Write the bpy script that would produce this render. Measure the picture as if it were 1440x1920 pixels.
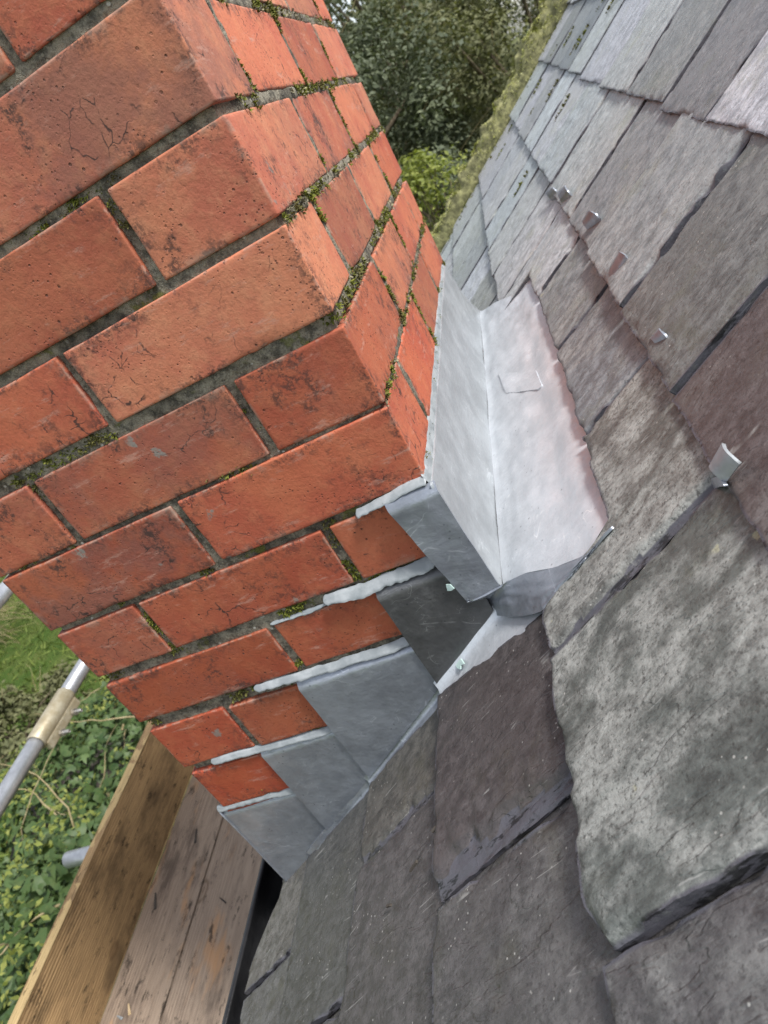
import bpy, bmesh, math, random
import numpy as np
from mathutils import Vector, Matrix, noise as mn

scene = bpy.context.scene
for o in list(bpy.data.objects): bpy.data.objects.remove(o)

# ------------------------------------------------------------------ camera
# world frame: X = along the eaves (away), Y = down the slope, Z = up, origin = back corner of the stack
CR = ((0.08811142, -0.88090683, -0.46501564), (-0.5397542, 0.35013421, -0.76555303), (0.83719877, 0.31844811, -0.44462234))
CC = Vector((-0.52333999, -0.14951857, 0.26500371)); CF = 1319.22
cam = bpy.data.cameras.new('camera'); camo = bpy.data.objects.new('camera', cam)
scene.collection.objects.link(camo)
r0, r1, r2 = (Vector(v) for v in CR)
camo.matrix_world = Matrix(((r0.x, -r1.x, -r2.x, CC.x), (r0.y, -r1.y, -r2.y, CC.y), (r0.z, -r1.z, -r2.z, CC.z), (0, 0, 0, 1)))
cam.sensor_fit = 'VERTICAL'; cam.sensor_height = 36.0; cam.lens = CF / 1920 * 36
cam.clip_start = 0.02; cam.clip_end = 900
cam.dof.use_dof = True; cam.dof.focus_distance = 0.54; cam.dof.aperture_fstop = 14.0
scene.camera = camo
scene.render.resolution_x = 768; scene.render.resolution_y = 1024

# ------------------------------------------------------------------ world, sun, exposure
SUN_DIR = Vector((-0.15, -0.55, 0.82)).normalized()          # towards the (veiled) sun
w = bpy.data.worlds.new('World'); scene.world = w; w.use_nodes = True
nt = w.node_tree; bg = nt.nodes['Background']
sky = nt.nodes.new('ShaderNodeTexSky'); sky.sky_type = 'NISHITA'; sky.sun_disc = False
sky.sun_elevation = math.asin(SUN_DIR.z); sky.sun_rotation = math.atan2(SUN_DIR.x, SUN_DIR.y)
sky.air_density = 1.0; sky.dust_density = 1.2; sky.ozone_density = 1.0
hs = nt.nodes.new('ShaderNodeHueSaturation'); hs.inputs['Saturation'].default_value = 0.40
nt.links.new(sky.outputs[0], hs.inputs['Color']); nt.links.new(hs.outputs[0], bg.inputs[0])
bg.inputs[1].default_value = 0.075
sun = bpy.data.lights.new('sun', 'SUN'); sun.energy = 1.5; sun.angle = math.radians(12); sun.color = (1.0, 0.985, 0.96)
suno = bpy.data.objects.new('sun', sun); scene.collection.objects.link(suno)
suno.rotation_euler = SUN_DIR.to_track_quat('Z', 'Y').to_euler()
vs = scene.view_settings; vs.view_transform = 'Standard'; vs.look = 'None'; vs.exposure = 1.60; vs.gamma = 1.0
vs.use_curve_mapping = False
scene.cycles.max_bounces = 6; scene.cycles.diffuse_bounces = 3; scene.cycles.glossy_bounces = 3; scene.cycles.transmission_bounces = 2; scene.cycles.caustics_reflective = False; scene.cycles.caustics_refractive = False
scene.cycles.use_denoising = True; scene.cycles.denoising_input_passes = 'RGB_ALBEDO_NORMAL'; scene.cycles.denoising_prefilter = 'NONE'

# ------------------------------------------------------------------ geometry helpers
COL = scene.collection
def link(o, parent=None):
    COL.objects.link(o)
    if parent: o.parent = parent
    return o
def mesh(name, verts, faces, mat=None, smooth=True):
    me = bpy.data.meshes.new(name); me.from_pydata([tuple(v) for v in verts], [], faces)
    if mat: me.materials.append(mat)
    if smooth: me.polygons.foreach_set('use_smooth', [True] * len(me.polygons))
    me.update(); return me
def obj(name, me, parent=None, loc=None, color=None, kind=None, label=None):
    o = bpy.data.objects.new(name, me)
    if loc is not None: o.location = loc
    if color: o.color = color
    if kind: o['kind'] = kind
    if label: o['label'] = label
    return link(o, parent)
def empty(name, loc, label, cat, group=None):
    o = bpy.data.objects.new(name, None); o.location = loc; o.empty_display_size = 0.05
    o['label'] = label; o['category'] = cat
    if group: o['group'] = group
    return link(o)
def tag(o, label, cat, group=None):
    o['label'] = label; o['category'] = cat
    if group: o['group'] = group
    return o
def setparent(o, p):
    o.parent = p; o.location = Vector(o.location) - p.location; return o

PIT = math.atan(0.7424); cp, sp = math.cos(PIT), math.sin(PIT)
RO = Vector((0, 0, -0.160)); RN = Vector((0, sp, cp)); RU = Vector((0, -cp, sp))
def rw(x, s, h=0.0): return RO + Vector((x, 0, 0)) + RU * s + RN * h
def ray(u, v):
    return r0 * ((u - 720) / CF) + r1 * ((v - 960) / CF) + r2
def on_roof(u, v, h=0.0):
    d = ray(u, v); p = RO + RN * h; return CC + d * (RN.dot(p - CC) / RN.dot(d))
def on_x(u, v, x): d = ray(u, v); return CC + d * ((x - CC.x) / d.x)
def N3(x, y, z): return mn.noise(Vector((x, y, z)))
def FB(x, y, z, o=3): return mn.fractal(Vector((x, y, z)), 1.0, 2.0, o)
def sst(a, b, x):
    t = min(1, max(0, (x - a) / (b - a))); return t * t * (3 - 2 * t)

# ------------------------------------------------------------------ material helpers
class NT:
    def __init__(s, name):
        s.m = bpy.data.materials.new(name); s.m.use_nodes = True; s.t = s.m.node_tree; s.n = s.t.nodes
        s.b = s.n['Principled BSDF']
    def node(s, typ, **kw):
        n = s.n.new(typ)
        for k, v in kw.items(): setattr(n, k, v)
        return n
    def put(s, sock, val):
        if isinstance(val, (int, float)): sock.default_value = val
        elif isinstance(val, (tuple, list)):
            sock.default_value = (*val, 1.0) if len(val) == 3 and sock.type == 'RGBA' else val
        else: s.t.links.new(val, sock)
    def coord(s, rnd=True, scale=(1, 1, 1), src='Object'):
        tc = s.node('ShaderNodeTexCoord'); mp = s.node('ShaderNodeMapping'); mp.inputs['Scale'].default_value = scale
        s.put(mp.inputs[0], tc.outputs[src])
        if rnd:
            oi = s.node('ShaderNodeObjectInfo'); mu = s.node('ShaderNodeVectorMath', operation='SCALE')
            cb = s.node('ShaderNodeCombineXYZ'); s.put(cb.inputs[0], oi.outputs['Random']); 
            m2 = s.math('MULTIPLY', oi.outputs['Random'], 7.13); s.put(cb.inputs[1], m2); s.put(cb.inputs[2], s.math('MULTIPLY', oi.outputs['Random'], 3.71))
            s.put(mu.inputs[0], cb.outputs[0]); mu.inputs['Scale'].default_value = 40.0
            s.put(mp.inputs[1], mu.outputs[0])
        return mp.outputs[0]
    def noise(s, vec, scale, detail=4, rough=0.55, dist=0.0, out=0):
        n = s.node('ShaderNodeTexNoise'); s.put(n.inputs['Vector'], vec); n.inputs['Scale'].default_value = scale
        n.inputs['Detail'].default_value = detail; n.inputs['Roughness'].default_value = rough; n.inputs['Distortion'].default_value = dist
        return n.outputs[out]
    def voro(s, vec, scale, feature='F1', out=0, rand=1.0):
        n = s.node('ShaderNodeTexVoronoi', feature=feature); s.put(n.inputs['Vector'], vec); n.inputs['Scale'].default_value = scale
        n.inputs['Randomness'].default_value = rand
        return n.outputs[out]
    def ramp(s, fac, a, b, lo=0.0, hi=1.0):
        n = s.node('ShaderNodeMapRange', interpolation_type='SMOOTHSTEP'); s.put(n.inputs[0], fac)
        n.inputs[1].default_value = a; n.inputs[2].default_value = b; n.inputs[3].default_value = lo; n.inputs[4].default_value = hi
        return n.outputs[0]
    def math(s, op, a, b=0.0):
        n = s.node('ShaderNodeMath', operation=op); s.put(n.inputs[0], a); s.put(n.inputs[1], b); return n.outputs[0]
    def mul(s, *a):
        r = a[0]
        for x in a[1:]: r = s.math('MULTIPLY', r, x)
        return r
    def mix(s, f, a, b, mode='MIX'):
        n = s.node('ShaderNodeMix', data_type='RGBA', blend_type=mode); s.put(n.inputs[0], f); s.put(n.inputs[6], a); s.put(n.inputs[7], b)
        return n.outputs[2]
    def attr(s, name, out='Fac'): return s.node('ShaderNodeAttribute', attribute_name=name).outputs[out]
    def objcol(s): return s.node('ShaderNodeObjectInfo').outputs['Color']
    def objrnd(s): return s.node('ShaderNodeObjectInfo').outputs['Random']
    def bump(s, h, dist, strength=1.0, prev=None):
        n = s.node('ShaderNodeBump'); s.put(n.inputs['Height'], h); n.inputs['Distance'].default_value = dist; n.inputs['Strength'].default_value = strength
        if prev is not None: s.put(n.inputs['Normal'], prev)
        return n.outputs[0]
    def warp(s, vec, scale, amt):
        nz = s.noise(vec, scale, 3, 0.5, out=1); a = s.node('ShaderNodeVectorMath', operation='SUBTRACT'); s.put(a.inputs[0], nz); a.inputs[1].default_value = (.5, .5, .5)
        b = s.node('ShaderNodeVectorMath', operation='SCALE'); s.put(b.inputs[0], a.outputs[0]); b.inputs['Scale'].default_value = amt
        c = s.node('ShaderNodeVectorMath', operation='ADD'); s.put(c.inputs[0], vec); s.put(c.inputs[1], b.outputs[0]); return c.outputs[0]
    def done(s, col, rough=0.7, metal=0.0, spec=0.5, normal=None):
        s.put(s.b.inputs['Base Color'], col); s.put(s.b.inputs['Roughness'], rough); s.put(s.b.inputs['Metallic'], metal)
        s.put(s.b.inputs['Specular IOR Level'], spec)
        if normal is not None: s.put(s.b.inputs['Normal'], normal)
        return s.m

# ---- brick
def mat_brick():
    s = NT('brick_clay'); c = s.coord(); ed = s.attr('edge'); rn = s.objrnd()
    n1 = s.noise(c, 9, 4, .6); n2 = s.noise(c, 55, 5, .7); n3 = s.noise(c, 260, 3, .7)
    col = s.mix(s.ramp(n1, .38, .62), (.46, .112, .056), (.39, .078, .043))
    col = s.mix(s.ramp(n2, .44, .68, 0, .40), col, (.52, .165, .085))
    col = s.mix(s.ramp(n3, .38, .50, .22, 0), col, (.26, .065, .034))
    col = s.mix(1.0, col, s.objcol(), 'MULTIPLY')
    # purple-grey weather film on some bricks
    film = s.mul(s.ramp(s.noise(c, 10, 6, .7), .44, .62), s.ramp(rn, .35, .95, .05, .55))
    col = s.mix(film, col, (.215, .098, .080))
    # soot stains: speckle gathered in patches and along arrises
    patch = s.mul(s.ramp(s.noise(c, 15, 5, .72), .535, .63), s.ramp(rn, .1, .8, .35, 1.0))
    near = s.mul(s.ramp(ed, .0, .018, 1, 0), s.ramp(s.noise(c, 24, 5, .72), .47, .58))
    grain = s.ramp(s.noise(c, 170, 5, .8), .44, .56)
    soot = s.mul(s.math('MAXIMUM', patch, s.mul(near, .9)), grain)
    col = s.mix(s.mul(soot, .85), col, (.038, .030, .028))
    # crazing
    wv = s.warp(s.warp(c, 24, .03), 90, .012)
    cr1 = s.ramp(s.voro(wv, 38, 'DISTANCE_TO_EDGE'), .004, .032, 1, 0)
    cm = s.mul(s.ramp(s.noise(c, 10, 3, .6), .56, .63), s.ramp(s.noise(c, 45, 3, .7), .46, .56))
    cr = s.mul(cr1, cm); col = s.mix(s.mul(cr, .90), col, (.040, .026, .023))
    # pores and pits
    pit = s.mul(s.ramp(s.voro(c, 120), .09, .17, 1, 0), s.ramp(s.noise(c, 17, 4, .7), .52, .62))
    pit2 = s.mul(s.ramp(s.voro(c, 240), .12, .22, 1, 0), s.ramp(s.noise(c, 13, 4, .7), .48, .60))
    pits = s.math('MAXIMUM', pit, s.mul(pit2, .8)); col = s.mix(s.mul(pits, .75), col, (.075, .036, .026))
    # lichen crust
    vd = s.voro(s.warp(c, 130, .016), 27); lm = s.mul(s.ramp(vd, .12, .19, 1, 0), s.ramp(s.noise(c, 9, 2), .55, .61))
    lm = s.mul(lm, s.ramp(s.noise(c, 200, 3, .7), .38, .52))
    col = s.mix(s.mul(lm, .85), col, (.25, .245, .215))
    # pale scuffs, scratches, mortar smears near the arrises
    sc = s.mul(s.ramp(s.noise(s.coord(True, (1, 1, 4)), 20, 6, .78), .56, .70), .55); col = s.mix(sc, col, (.58, .34, .26))
    l1 = s.mul(s.ramp(s.math('ABSOLUTE', s.math('SUBTRACT', s.noise(s.coord(True, (2, 1, 3)), 12, 2, .4, .5), .5)), 0, .004, 1, 0), s.ramp(s.noise(c, 16, 3), .55, .62)); col = s.mix(s.mul(l1, .0), col, (.62, .36, .27))
    chip = s.mul(s.ramp(ed, .0, .0032, 1, 0), s.ramp(s.noise(c, 60, 3, .7), .50, .58)); col = s.mix(s.mul(chip, .55), col, (.44, .28, .21))
    sm = s.mul(s.ramp(ed, .0, .010, 1, 0), s.ramp(s.noise(c, 22, 4, .7), .56, .64)); col = s.mix(s.mul(sm, .40), col, (.33, .26, .20))
    h = s.math('ADD', s.mul(n3, .40), s.mul(n2, .7)); h = s.math('SUBTRACT', h, s.mul(pits, 1.2))
    return s.done(col, s.ramp(n2, .3, .7, .62, .82), 0, .4, s.bump(h, .0010))
def mat_mortar():
    s = NT('lime_mortar'); c = s.coord(False)
    n = s.noise(c, 70, 5, .75); g = s.voro(c, 230)
    col = s.mix(s.ramp(n, .36, .62), (.105, .095, .076), (.33, .295, .225))
    col = s.mix(s.mul(s.ramp(g, .16, .32, 1, 0), .55), col, (.38, .34, .25))
    wh = s.mul(s.ramp(s.voro(c, 95), .10, .17, 1, 0), s.ramp(s.noise(c, 20, 2), .50, .58)); col = s.mix(wh, col, (.56, .55, .48))
    dk = s.ramp(s.noise(c, 11, 5, .7), .50, .62); col = s.mix(s.mul(dk, .55), col, (.030, .027, .023))
    ms = s.ramp(s.noise(c, 15, 5, .7), .57, .65); col = s.mix(s.mul(ms, .80), col, s.mix(s.ramp(s.noise(c, 120, 3), .4, .6), (.030, .036, .008), (.14, .145, .030)))
    h = s.math('ADD', n, s.mul(s.noise(c, 300, 3, .75), .8))
    return s.done(col, .95, 0, .2, s.bump(h, .0030))
def mat_slate():
    s = NT('riven_slate'); c = s.coord(); cs = s.coord(True, (1, .26, 1)); cm = s.coord(True, (1, .70, 1)); ed = s.attr('edge')
    st = s.noise(cs, 130, 6, .74, .2); blot = s.noise(s.coord(True, (1, .62, 1)), 17, 7, .70, .25); fine = s.noise(c, 260, 4, .78); mid = s.noise(cm, 80, 6, .74)
    base = s.objcol()
    col = s.mix(s.ramp(mid, .34, .66), s.mix(1.0, base, (.57, .58, .58), 'MULTIPLY'), s.mix(1.0, base, (1.29, 1.32, 1.31), 'MULTIPLY'))
    col = s.mix(s.ramp(s.noise(c, 8, 4, .6), .45, .66, 0, .6), col, s.mix(1.0, base, (.97, .975, .95), 'MULTIPLY'))
    col = s.mix(s.ramp(s.noise(c, 15, 5, .65), .52, .70, 0, .40), col, s.mix(1.0, base, (.80, .82, .55), 'MULTIPLY'))
    pale = s.attr('pale')
    pm = s.mul(s.ramp(s.math('ADD', blot, s.mul(pale, .09)), .49, .67), s.ramp(mid, .30, .60, .35, 1), s.ramp(pale, .02, .80))
    col = s.mix(s.mul(pm, .80), col, s.mix(s.ramp(fine, .30, .70), (.36, .36, .33), (.52, .52, .48)))
    col = s.mix(s.mul(s.ramp(st, .56, .70), .38), col, s.mix(1.0, base, (1.82, 1.87, 1.84), 'MULTIPLY'))
    col = s.mix(s.mul(s.ramp(st, .32, .44, 1, 0), .55), col, s.mix(1.0, base, (.50, .48, .47), 'MULTIPLY'))
    col = s.mix(s.ramp(fine, .34, .48, .7, 0), col, s.mix(1.0, base, (.42, .42, .41), 'MULTIPLY'))
    sp1 = s.mul(s.ramp(s.voro(c, 130), .07, .13, 1, 0), s.ramp(s.noise(c, 14, 4, .6), .48, .58)); col = s.mix(s.mul(sp1, .75), col, (.56, .54, .49))
    sp2 = s.mul(s.ramp(s.voro(s.warp(c, 110, .02), 26), .09, .15, 1, 0), s.ramp(s.noise(c, 7, 2), .54, .60), s.ramp(pale, .2, .6)); col = s.mix(s.mul(sp2, .7), col, (.48, .46, .29))
    dot = s.mul(s.ramp(s.voro(c, 95), .06, .11, 1, 0), s.ramp(s.noise(c, 21, 3), .50, .6)); col = s.mix(s.mul(dot, .7), col, (.035, .03, .025))
    # thin pale scratches
    scv = s.ramp(s.math('ABSOLUTE', s.math('SUBTRACT', s.noise(s.coord(True, (1, .05, 1)), 46, 2, .4, .0), .5)), 0, .008, 1, 0)
    scm = s.mul(scv, s.ramp(s.noise(c, 26, 3), .56, .64)); col = s.mix(s.mul(scm, .55), col, (.46, .45, .42))
    # broken edges show clean dark stone
    br = s.mul(s.ramp(ed, .0006, .0030, 1, 0), s.ramp(s.noise(c, 90, 3, .7), .30, .48, .55, 1.0)); col = s.mix(s.mul(br, .95), col, s.mix(s.ramp(s.noise(s.coord(True, (1, .25, 1)), 120, 4, .7), .40, .47), (.016, .015, .018), (.100, .096, .112)))
    lay = s.noise(s.coord(True, (1, .40, 1)), 48, 6, .66, .6)
    h = s.math('ADD', s.mul(lay, .9), s.math('ADD', s.mul(fine, .40), s.mul(st, .7)))
    h = s.math('ADD', h, s.mul(s.ramp(s.noise(s.coord(True, (1, .3, 1)), 26, 4, .6, .2), .50, .52), .35))
    return s.done(col, s.ramp(mid, .3, .7, .34, .56), 0, .6, s.bump(h, .0012))
def mat_lead(name, base, rough=.42, metal=.75, dark=.5):
    s = NT(name); c = s.coord(); n = s.noise(c, 15, 5, .65); n2 = s.noise(c, 85, 5, .7); n3 = s.noise(s.coord(True, (1, .35, 1)), 40, 5, .7, .6)
    b = tuple(base); sc = lambda k: tuple(min(1, x * k) for x in b)
    col = s.mix(s.ramp(n, .36, .64), sc(1 - dark * .42), sc(1.10))
    col = s.mix(s.ramp(n3, .52, .70, 0, .40), col, sc(1 - dark * .6))
    col = s.mix(s.ramp(n2, .52, .74, 0, .28), col, sc(.72))
    bloom = s.mul(s.ramp(s.noise(c, 24, 6, .75), .56, .70), s.ramp(n2, .36, .56)); col = s.mix(s.mul(bloom, .30), col, tuple(.5 * x + .32 for x in b))
    l1 = s.ramp(s.math('ABSOLUTE', s.math('SUBTRACT', s.noise(s.coord(True, (6, 1, 1.5)), 14, 2, .4, .6), .5)), 0, .006, 1, 0)
    l2 = s.ramp(s.math('ABSOLUTE', s.math('SUBTRACT', s.noise(s.coord(True, (1, 3, 7)), 11, 2, .4, .6), .5)), 0, .006, 1, 0)
    scr = s.mul(s.math('MAXIMUM', l1, l2), s.ramp(s.noise(c, 30, 3), .52, .62)); col = s.mix(s.mul(scr, .65), col, tuple(min(1, x * 1.2 + .25) for x in b))
    sp_ = s.mul(s.ramp(s.voro(c, 95), .07, .13, 1, 0), s.ramp(s.noise(c, 16, 3), .49, .58)); col = s.mix(s.mul(sp_, .6), col, sc(.30))
    h = s.math('ADD', s.mul(n2, .5), s.math('ADD', s.mul(n, 3.0), s.mul(n3, 1.0)))
    return s.done(col, s.ramp(n2, .3, .7, rough - .10, rough + .16), metal, .5, s.bump(h, .0006))
def mat_sealant():
    s = NT('lead_sealant'); c = s.coord(); n = s.noise(c, 60, 4)
    col = s.mix(s.ramp(n, .35, .65), (.245, .27, .28), (.36, .385, .395))
    col = s.mix(s.mul(s.ramp(s.voro(c, 200), .08, .14, 1, 0), s.ramp(s.noise(c, 30, 2), .53, .6)), col, (.16, .16, .16))
    return s.done(col, .45, 0, .5, s.bump(s.math('ADD', n, s.mul(s.noise(s.coord(True, (.25, .25, 1)), 160, 3), .6)), .0009))
def mat_moss(name, a, b, d):
    s = NT(name); c = s.coord(False); g = s.node('ShaderNodeNewGeometry'); n = s.noise(c, 22, 3)
    col = s.mix(g.outputs['Random Per Island'], a, b); col = s.mix(s.ramp(n, .45, .65), col, d)
    return s.done(col, .9, 0, .2)
def mat_leaf(name, a, b, cc, rough=.45, trans=.25, spec=.3):
    s = NT(name); g = s.node('ShaderNodeNewGeometry'); c = s.coord(False); n = s.noise(c, 1.3, 2); n2 = s.noise(c, 40, 2)
    col = s.mix(g.outputs['Random Per Island'], a, b); col = s.mix(s.ramp(n, .42, .65, 0, .8), col, cc)
    col = s.mix(s.ramp(n2, .4, .7, 0, .25), col, (.16, .17, .06))
    s.done(col, min(.8, rough + .15), 0, spec)
    tr = s.node('ShaderNodeBsdfTranslucent'); s.put(tr.inputs[0], s.mix(1.0, col, (1.0, 1.05, .5), 'MULTIPLY'))
    mx = s.node('ShaderNodeMixShader'); mx.inputs[0].default_value = trans
    out = [n for n in s.n if n.type == 'OUTPUT_MATERIAL'][0]
    s.t.links.new(s.b.outputs[0], mx.inputs[1]); s.t.links.new(tr.outputs[0], mx.inputs[2]); s.t.links.new(mx.outputs[0], out.inputs[0])
    return s.m
def mat_bark(name, a, b):
    s = NT(name); c = s.coord(False); n = s.noise(c, 30, 5, .7)
    return s.done(s.mix(s.ramp(n, .35, .65), a, b), .9, 0, .2, s.bump(n, .004))
def mat_wood(name, a, b, stain, orange, stain_amt=.6, gw=.6):
    s = NT(name); c = s.coord(True, (.05, 1, 1)); c2 = s.coord(True, (.35, 1, 1)); c3 = s.coord()
    mpw = s.node('ShaderNodeMapping'); s.put(mpw.inputs[0], s.node('ShaderNodeTexCoord').outputs['Object']); mpw.inputs[1].default_value = (0, .07, -.16); mpw.inputs[3].default_value = (.06, 1, 1)
    wv = s.node('ShaderNodeTexWave', wave_type='RINGS', rings_direction='X'); s.put(wv.inputs[0], s.warp(mpw.outputs[0], 9, .022)); wv.inputs['Scale'].default_value = 46
    wv.inputs['Distortion'].default_value = .8; wv.inputs['Detail'].default_value = 3; wv.inputs['Detail Scale'].default_value = 2
    gr = s.noise(c, 260, 5, .65); big = s.noise(c2, 13, 6, .72)
    col = s.mix(s.ramp(wv.outputs[0], .1, .9, 0, gw), a, b)
    col = s.mix(s.ramp(gr, .34, .60, gw * .8, 0), col, tuple(x * .55 for x in b))
    col = s.mix(s.ramp(big, .46, .68, 0, stain_amt), col, stain)
    col = s.mix(s.ramp(s.noise(c2, 8, 4, .7), .55, .70, 0, .75), col, orange)
    sp_ = s.mul(s.ramp(s.noise(s.coord(True, (.35, 1, 1)), 38, 5, .78), .56, .66), .80); col = s.mix(sp_, col, tuple(x * .22 for x in stain))
    kv = s.voro(s.coord(True, (.5, 1, 1)), 5.2); kn = s.ramp(kv, .045, .10, 1, 0); ring = s.ramp(s.math('ABSOLUTE', s.math('SUBTRACT', kv, .11)), 0, .022, 1, 0)
    col = s.mix(s.mul(kn, .8), col, (.13, .06, .02)); col = s.mix(s.mul(ring, .55), col, (.10, .055, .025))
    h = s.math('ADD', s.mul(gr, 1.0), s.mul(wv.outputs[0], .6))
    return s.done(col, .78, 0, .3, s.bump(h, .0016))
def mat_plain(name, a, b, scale, rough, metal=0.0, bumpd=.001, spec=.5):
    s = NT(name); c = s.coord(); n = s.noise(c, scale, 5, .65)
    return s.done(s.mix(s.ramp(n, .35, .68), a, b), rough, metal, spec, s.bump(n, bumpd))
def mat_lawn():
    s = NT('lawn_grass'); c = s.coord(False); n = s.noise(c, 2.2, 5, .6); n2 = s.noise(c, 60, 4, .7)
    col = s.mix(s.ramp(n, .35, .68), (.075, .135, .022), (.15, .185, .045)); col = s.mix(s.ramp(n2, .35, .65, 0, .7), col, (.045, .075, .014))
    col = s.mix(s.mul(s.ramp(s.voro(c, 9), .06, .12, 1, 0), .8), col, (.30, .16, .05))
    return s.done(col, .95, 0, .2, s.bump(n2, .03))

M = dict(brick=mat_brick(), mortar=mat_mortar(), slate=mat_slate(),
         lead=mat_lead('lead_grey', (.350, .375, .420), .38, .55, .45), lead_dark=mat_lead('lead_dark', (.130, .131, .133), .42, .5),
         lead_skylit=mat_lead('lead_skylit', (.68, .705, .735), .40, .45, .22), lead_up=mat_lead('lead_upstand', (.46, .485, .50), .46, .45, .40),  # paler sole and soaker lead: reflected sky painted into the base colour
         sealant=mat_sealant(),
         moss=mat_moss('joint_moss', (.055, .070, .010), (.24, .25, .045), (.13, .115, .04)),
         moss_y=mat_moss('verge_moss', (.46, .47, .12), (.78, .76, .42), (.30, .32, .07)),
         toe=mat_wood('toe_board_wood', (.42, .275, .135), (.30, .188, .088), (.125, .080, .040), (.45, .29, .14), .9, .7),
         toe_top=mat_wood('sawn_edge_wood', (.56, .41, .20), (.47, .32, .145), (.40, .27, .12), (.58, .42, .20), .4),
         plank=mat_wood('weathered_board', (.400, .305, .225), (.300, .225, .165), (.140, .105, .080), (.52, .29, .14), .9, .45),
         gutter=mat_plain('black_plastic', (.010, .010, .011), (.018, .018, .019), 40, .32),
         galv=mat_plain('galvanised_tube', (.42, .43, .45), (.56, .57, .59), 30, .38, .6),
         coupler=mat_plain('zinc_coupler', (.36, .30, .19), (.48, .43, .31), 40, .5, .3),
         bolt=mat_plain('bolt_steel', (.40, .38, .34), (.55, .53, .50), 60, .35, .8),
         render=mat_plain('wall_render', (.45, .43, .38), (.55, .53, .47), 12, .9),
         timber=mat_plain('dark_timber', (.06, .05, .04), (.10, .085, .07), 20, .85),
         verge=mat_plain('verge_mortar', (.15, .145, .07), (.42, .40, .18), 45, .95, 0, .006),
         lawn=mat_lawn(), bark=mat_bark('bark', (.10, .075, .05), (.20, .16, .11)), twig=mat_bark('pale_twig', (.25, .20, .10), (.40, .33, .19)),
         ivy=mat_leaf('ivy_leaf', (.040, .080, .026), (.115, .175, .062), (.060, .105, .030), .35, .2),
         ylow=mat_leaf('yellow_green_leaf', (.17, .21, .04), (.36, .38, .10), (.23, .27, .06), .45, .35),
         ever=mat_leaf('evergreen_leaf', (.070, .088, .052), (.185, .205, .120), (.105, .128, .085), .5, .2),
         olive=mat_leaf('olive_leaf', (.110, .118, .055), (.23, .23, .11), (.15, .15, .075), .5, .25),
         rust=mat_leaf('rust_leaf', (.14, .10, .035), (.26, .18, .06), (.09, .10, .03), .6, .3),
         straw=mat_plain('wood_splinter', (.55, .40, .22), (.66, .50, .30), 90, .8), flake=mat_plain('green_sealant', (.50, .66, .62), (.62, .76, .72), 60, .5))

# ================================================================== SETTING
GZ = -3.6
def grid_mesh(name, xs, ys, f, mat, smooth=True):
    nx, ny = len(xs), len(ys)
    v = [f(x, y) for y in ys for x in xs]
    fc = [(j * nx + i, j * nx + i + 1, (j + 1) * nx + i + 1, (j + 1) * nx + i) for j in range(ny - 1) for i in range(nx - 1)]
    return mesh(name, v, fc, mat, smooth)
def lin(a, b, n): return [a + (b - a) * i / (n - 1) for i in range(n)]
gxs = [-300, -120, -50] + lin(-20, 40, 61) + [70, 150, 300]
lawn = obj('lawn', grid_mesh('lawn', gxs, gxs, lambda x, y: (x, y, GZ + .10 * N3(x * .3, y * .3, 0) + (.0 if abs(x) < 60 and abs(y) < 60 else 0)), M['lawn']), kind='structure')

def box_mesh(name, dx, dy, dz, mat, bev=.003, seg=2):
    bm = bmesh.new(); bmesh.ops.create_cube(bm, size=1.0)
    for v in bm.verts: v.co = Vector((v.co.x * dx, v.co.y * dy, v.co.z * dz))
    if bev: bmesh.ops.bevel(bm, geom=bm.edges[:], offset=bev, segments=seg, affect='EDGES', profile=.6)
    me = bpy.data.meshes.new(name); bm.to_mesh(me); bm.free(); me.materials.append(mat)
    return me
# house wall carrying the eaves (below the picture), fascia on it
wall = obj('house_wall', box_mesh('house_wall', 3.7, .24, 3.0, M['render'], .004), loc=(.60, .24, GZ + 1.5))
tag(wall, 'plain pale house wall standing under the slate eaves', 'wall')
gable = obj('gable_wall', box_mesh('gable_wall', .24, 1.9, 2.9, M['render'], .004), loc=(2.33, -.84, GZ + 1.45))
tag(gable, 'plain pale gable wall standing under the mossy verge', 'wall')

# ================================================================== SLATE ROOF
roof = empty('slate_roof', RO, 'weathered grey and purple slate roof sloping down past the brick chimney', 'roof')
RROT = Matrix(((-1, 0, 0), (0, RU.y, RN.y), (0, RU.z, RN.z))).to_4x4()
def roof_child(name, me, x, s, h=0.0, color=None, kind=None, label=None, rot=0.0, par=roof):
    o = bpy.data.objects.new(name, me)
    if color: o.color = color
    if kind: o['kind'] = kind
    if label: o['label'] = label
    COL.objects.link(o)
    m = Matrix.Translation(rw(x, s, h) - (par.location if par else Vector())) @ RROT @ Matrix.Rotation(rot, 4, 'Z')
    if par: o.parent = par
    o.matrix_basis = m
    return o
# boarding under the slates
dk = box_mesh('roof_deck', 3.48, 2.45, .03, M['timber'], 0)
roof_child('roof_deck', dk, .60, .62, -.034)

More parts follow.
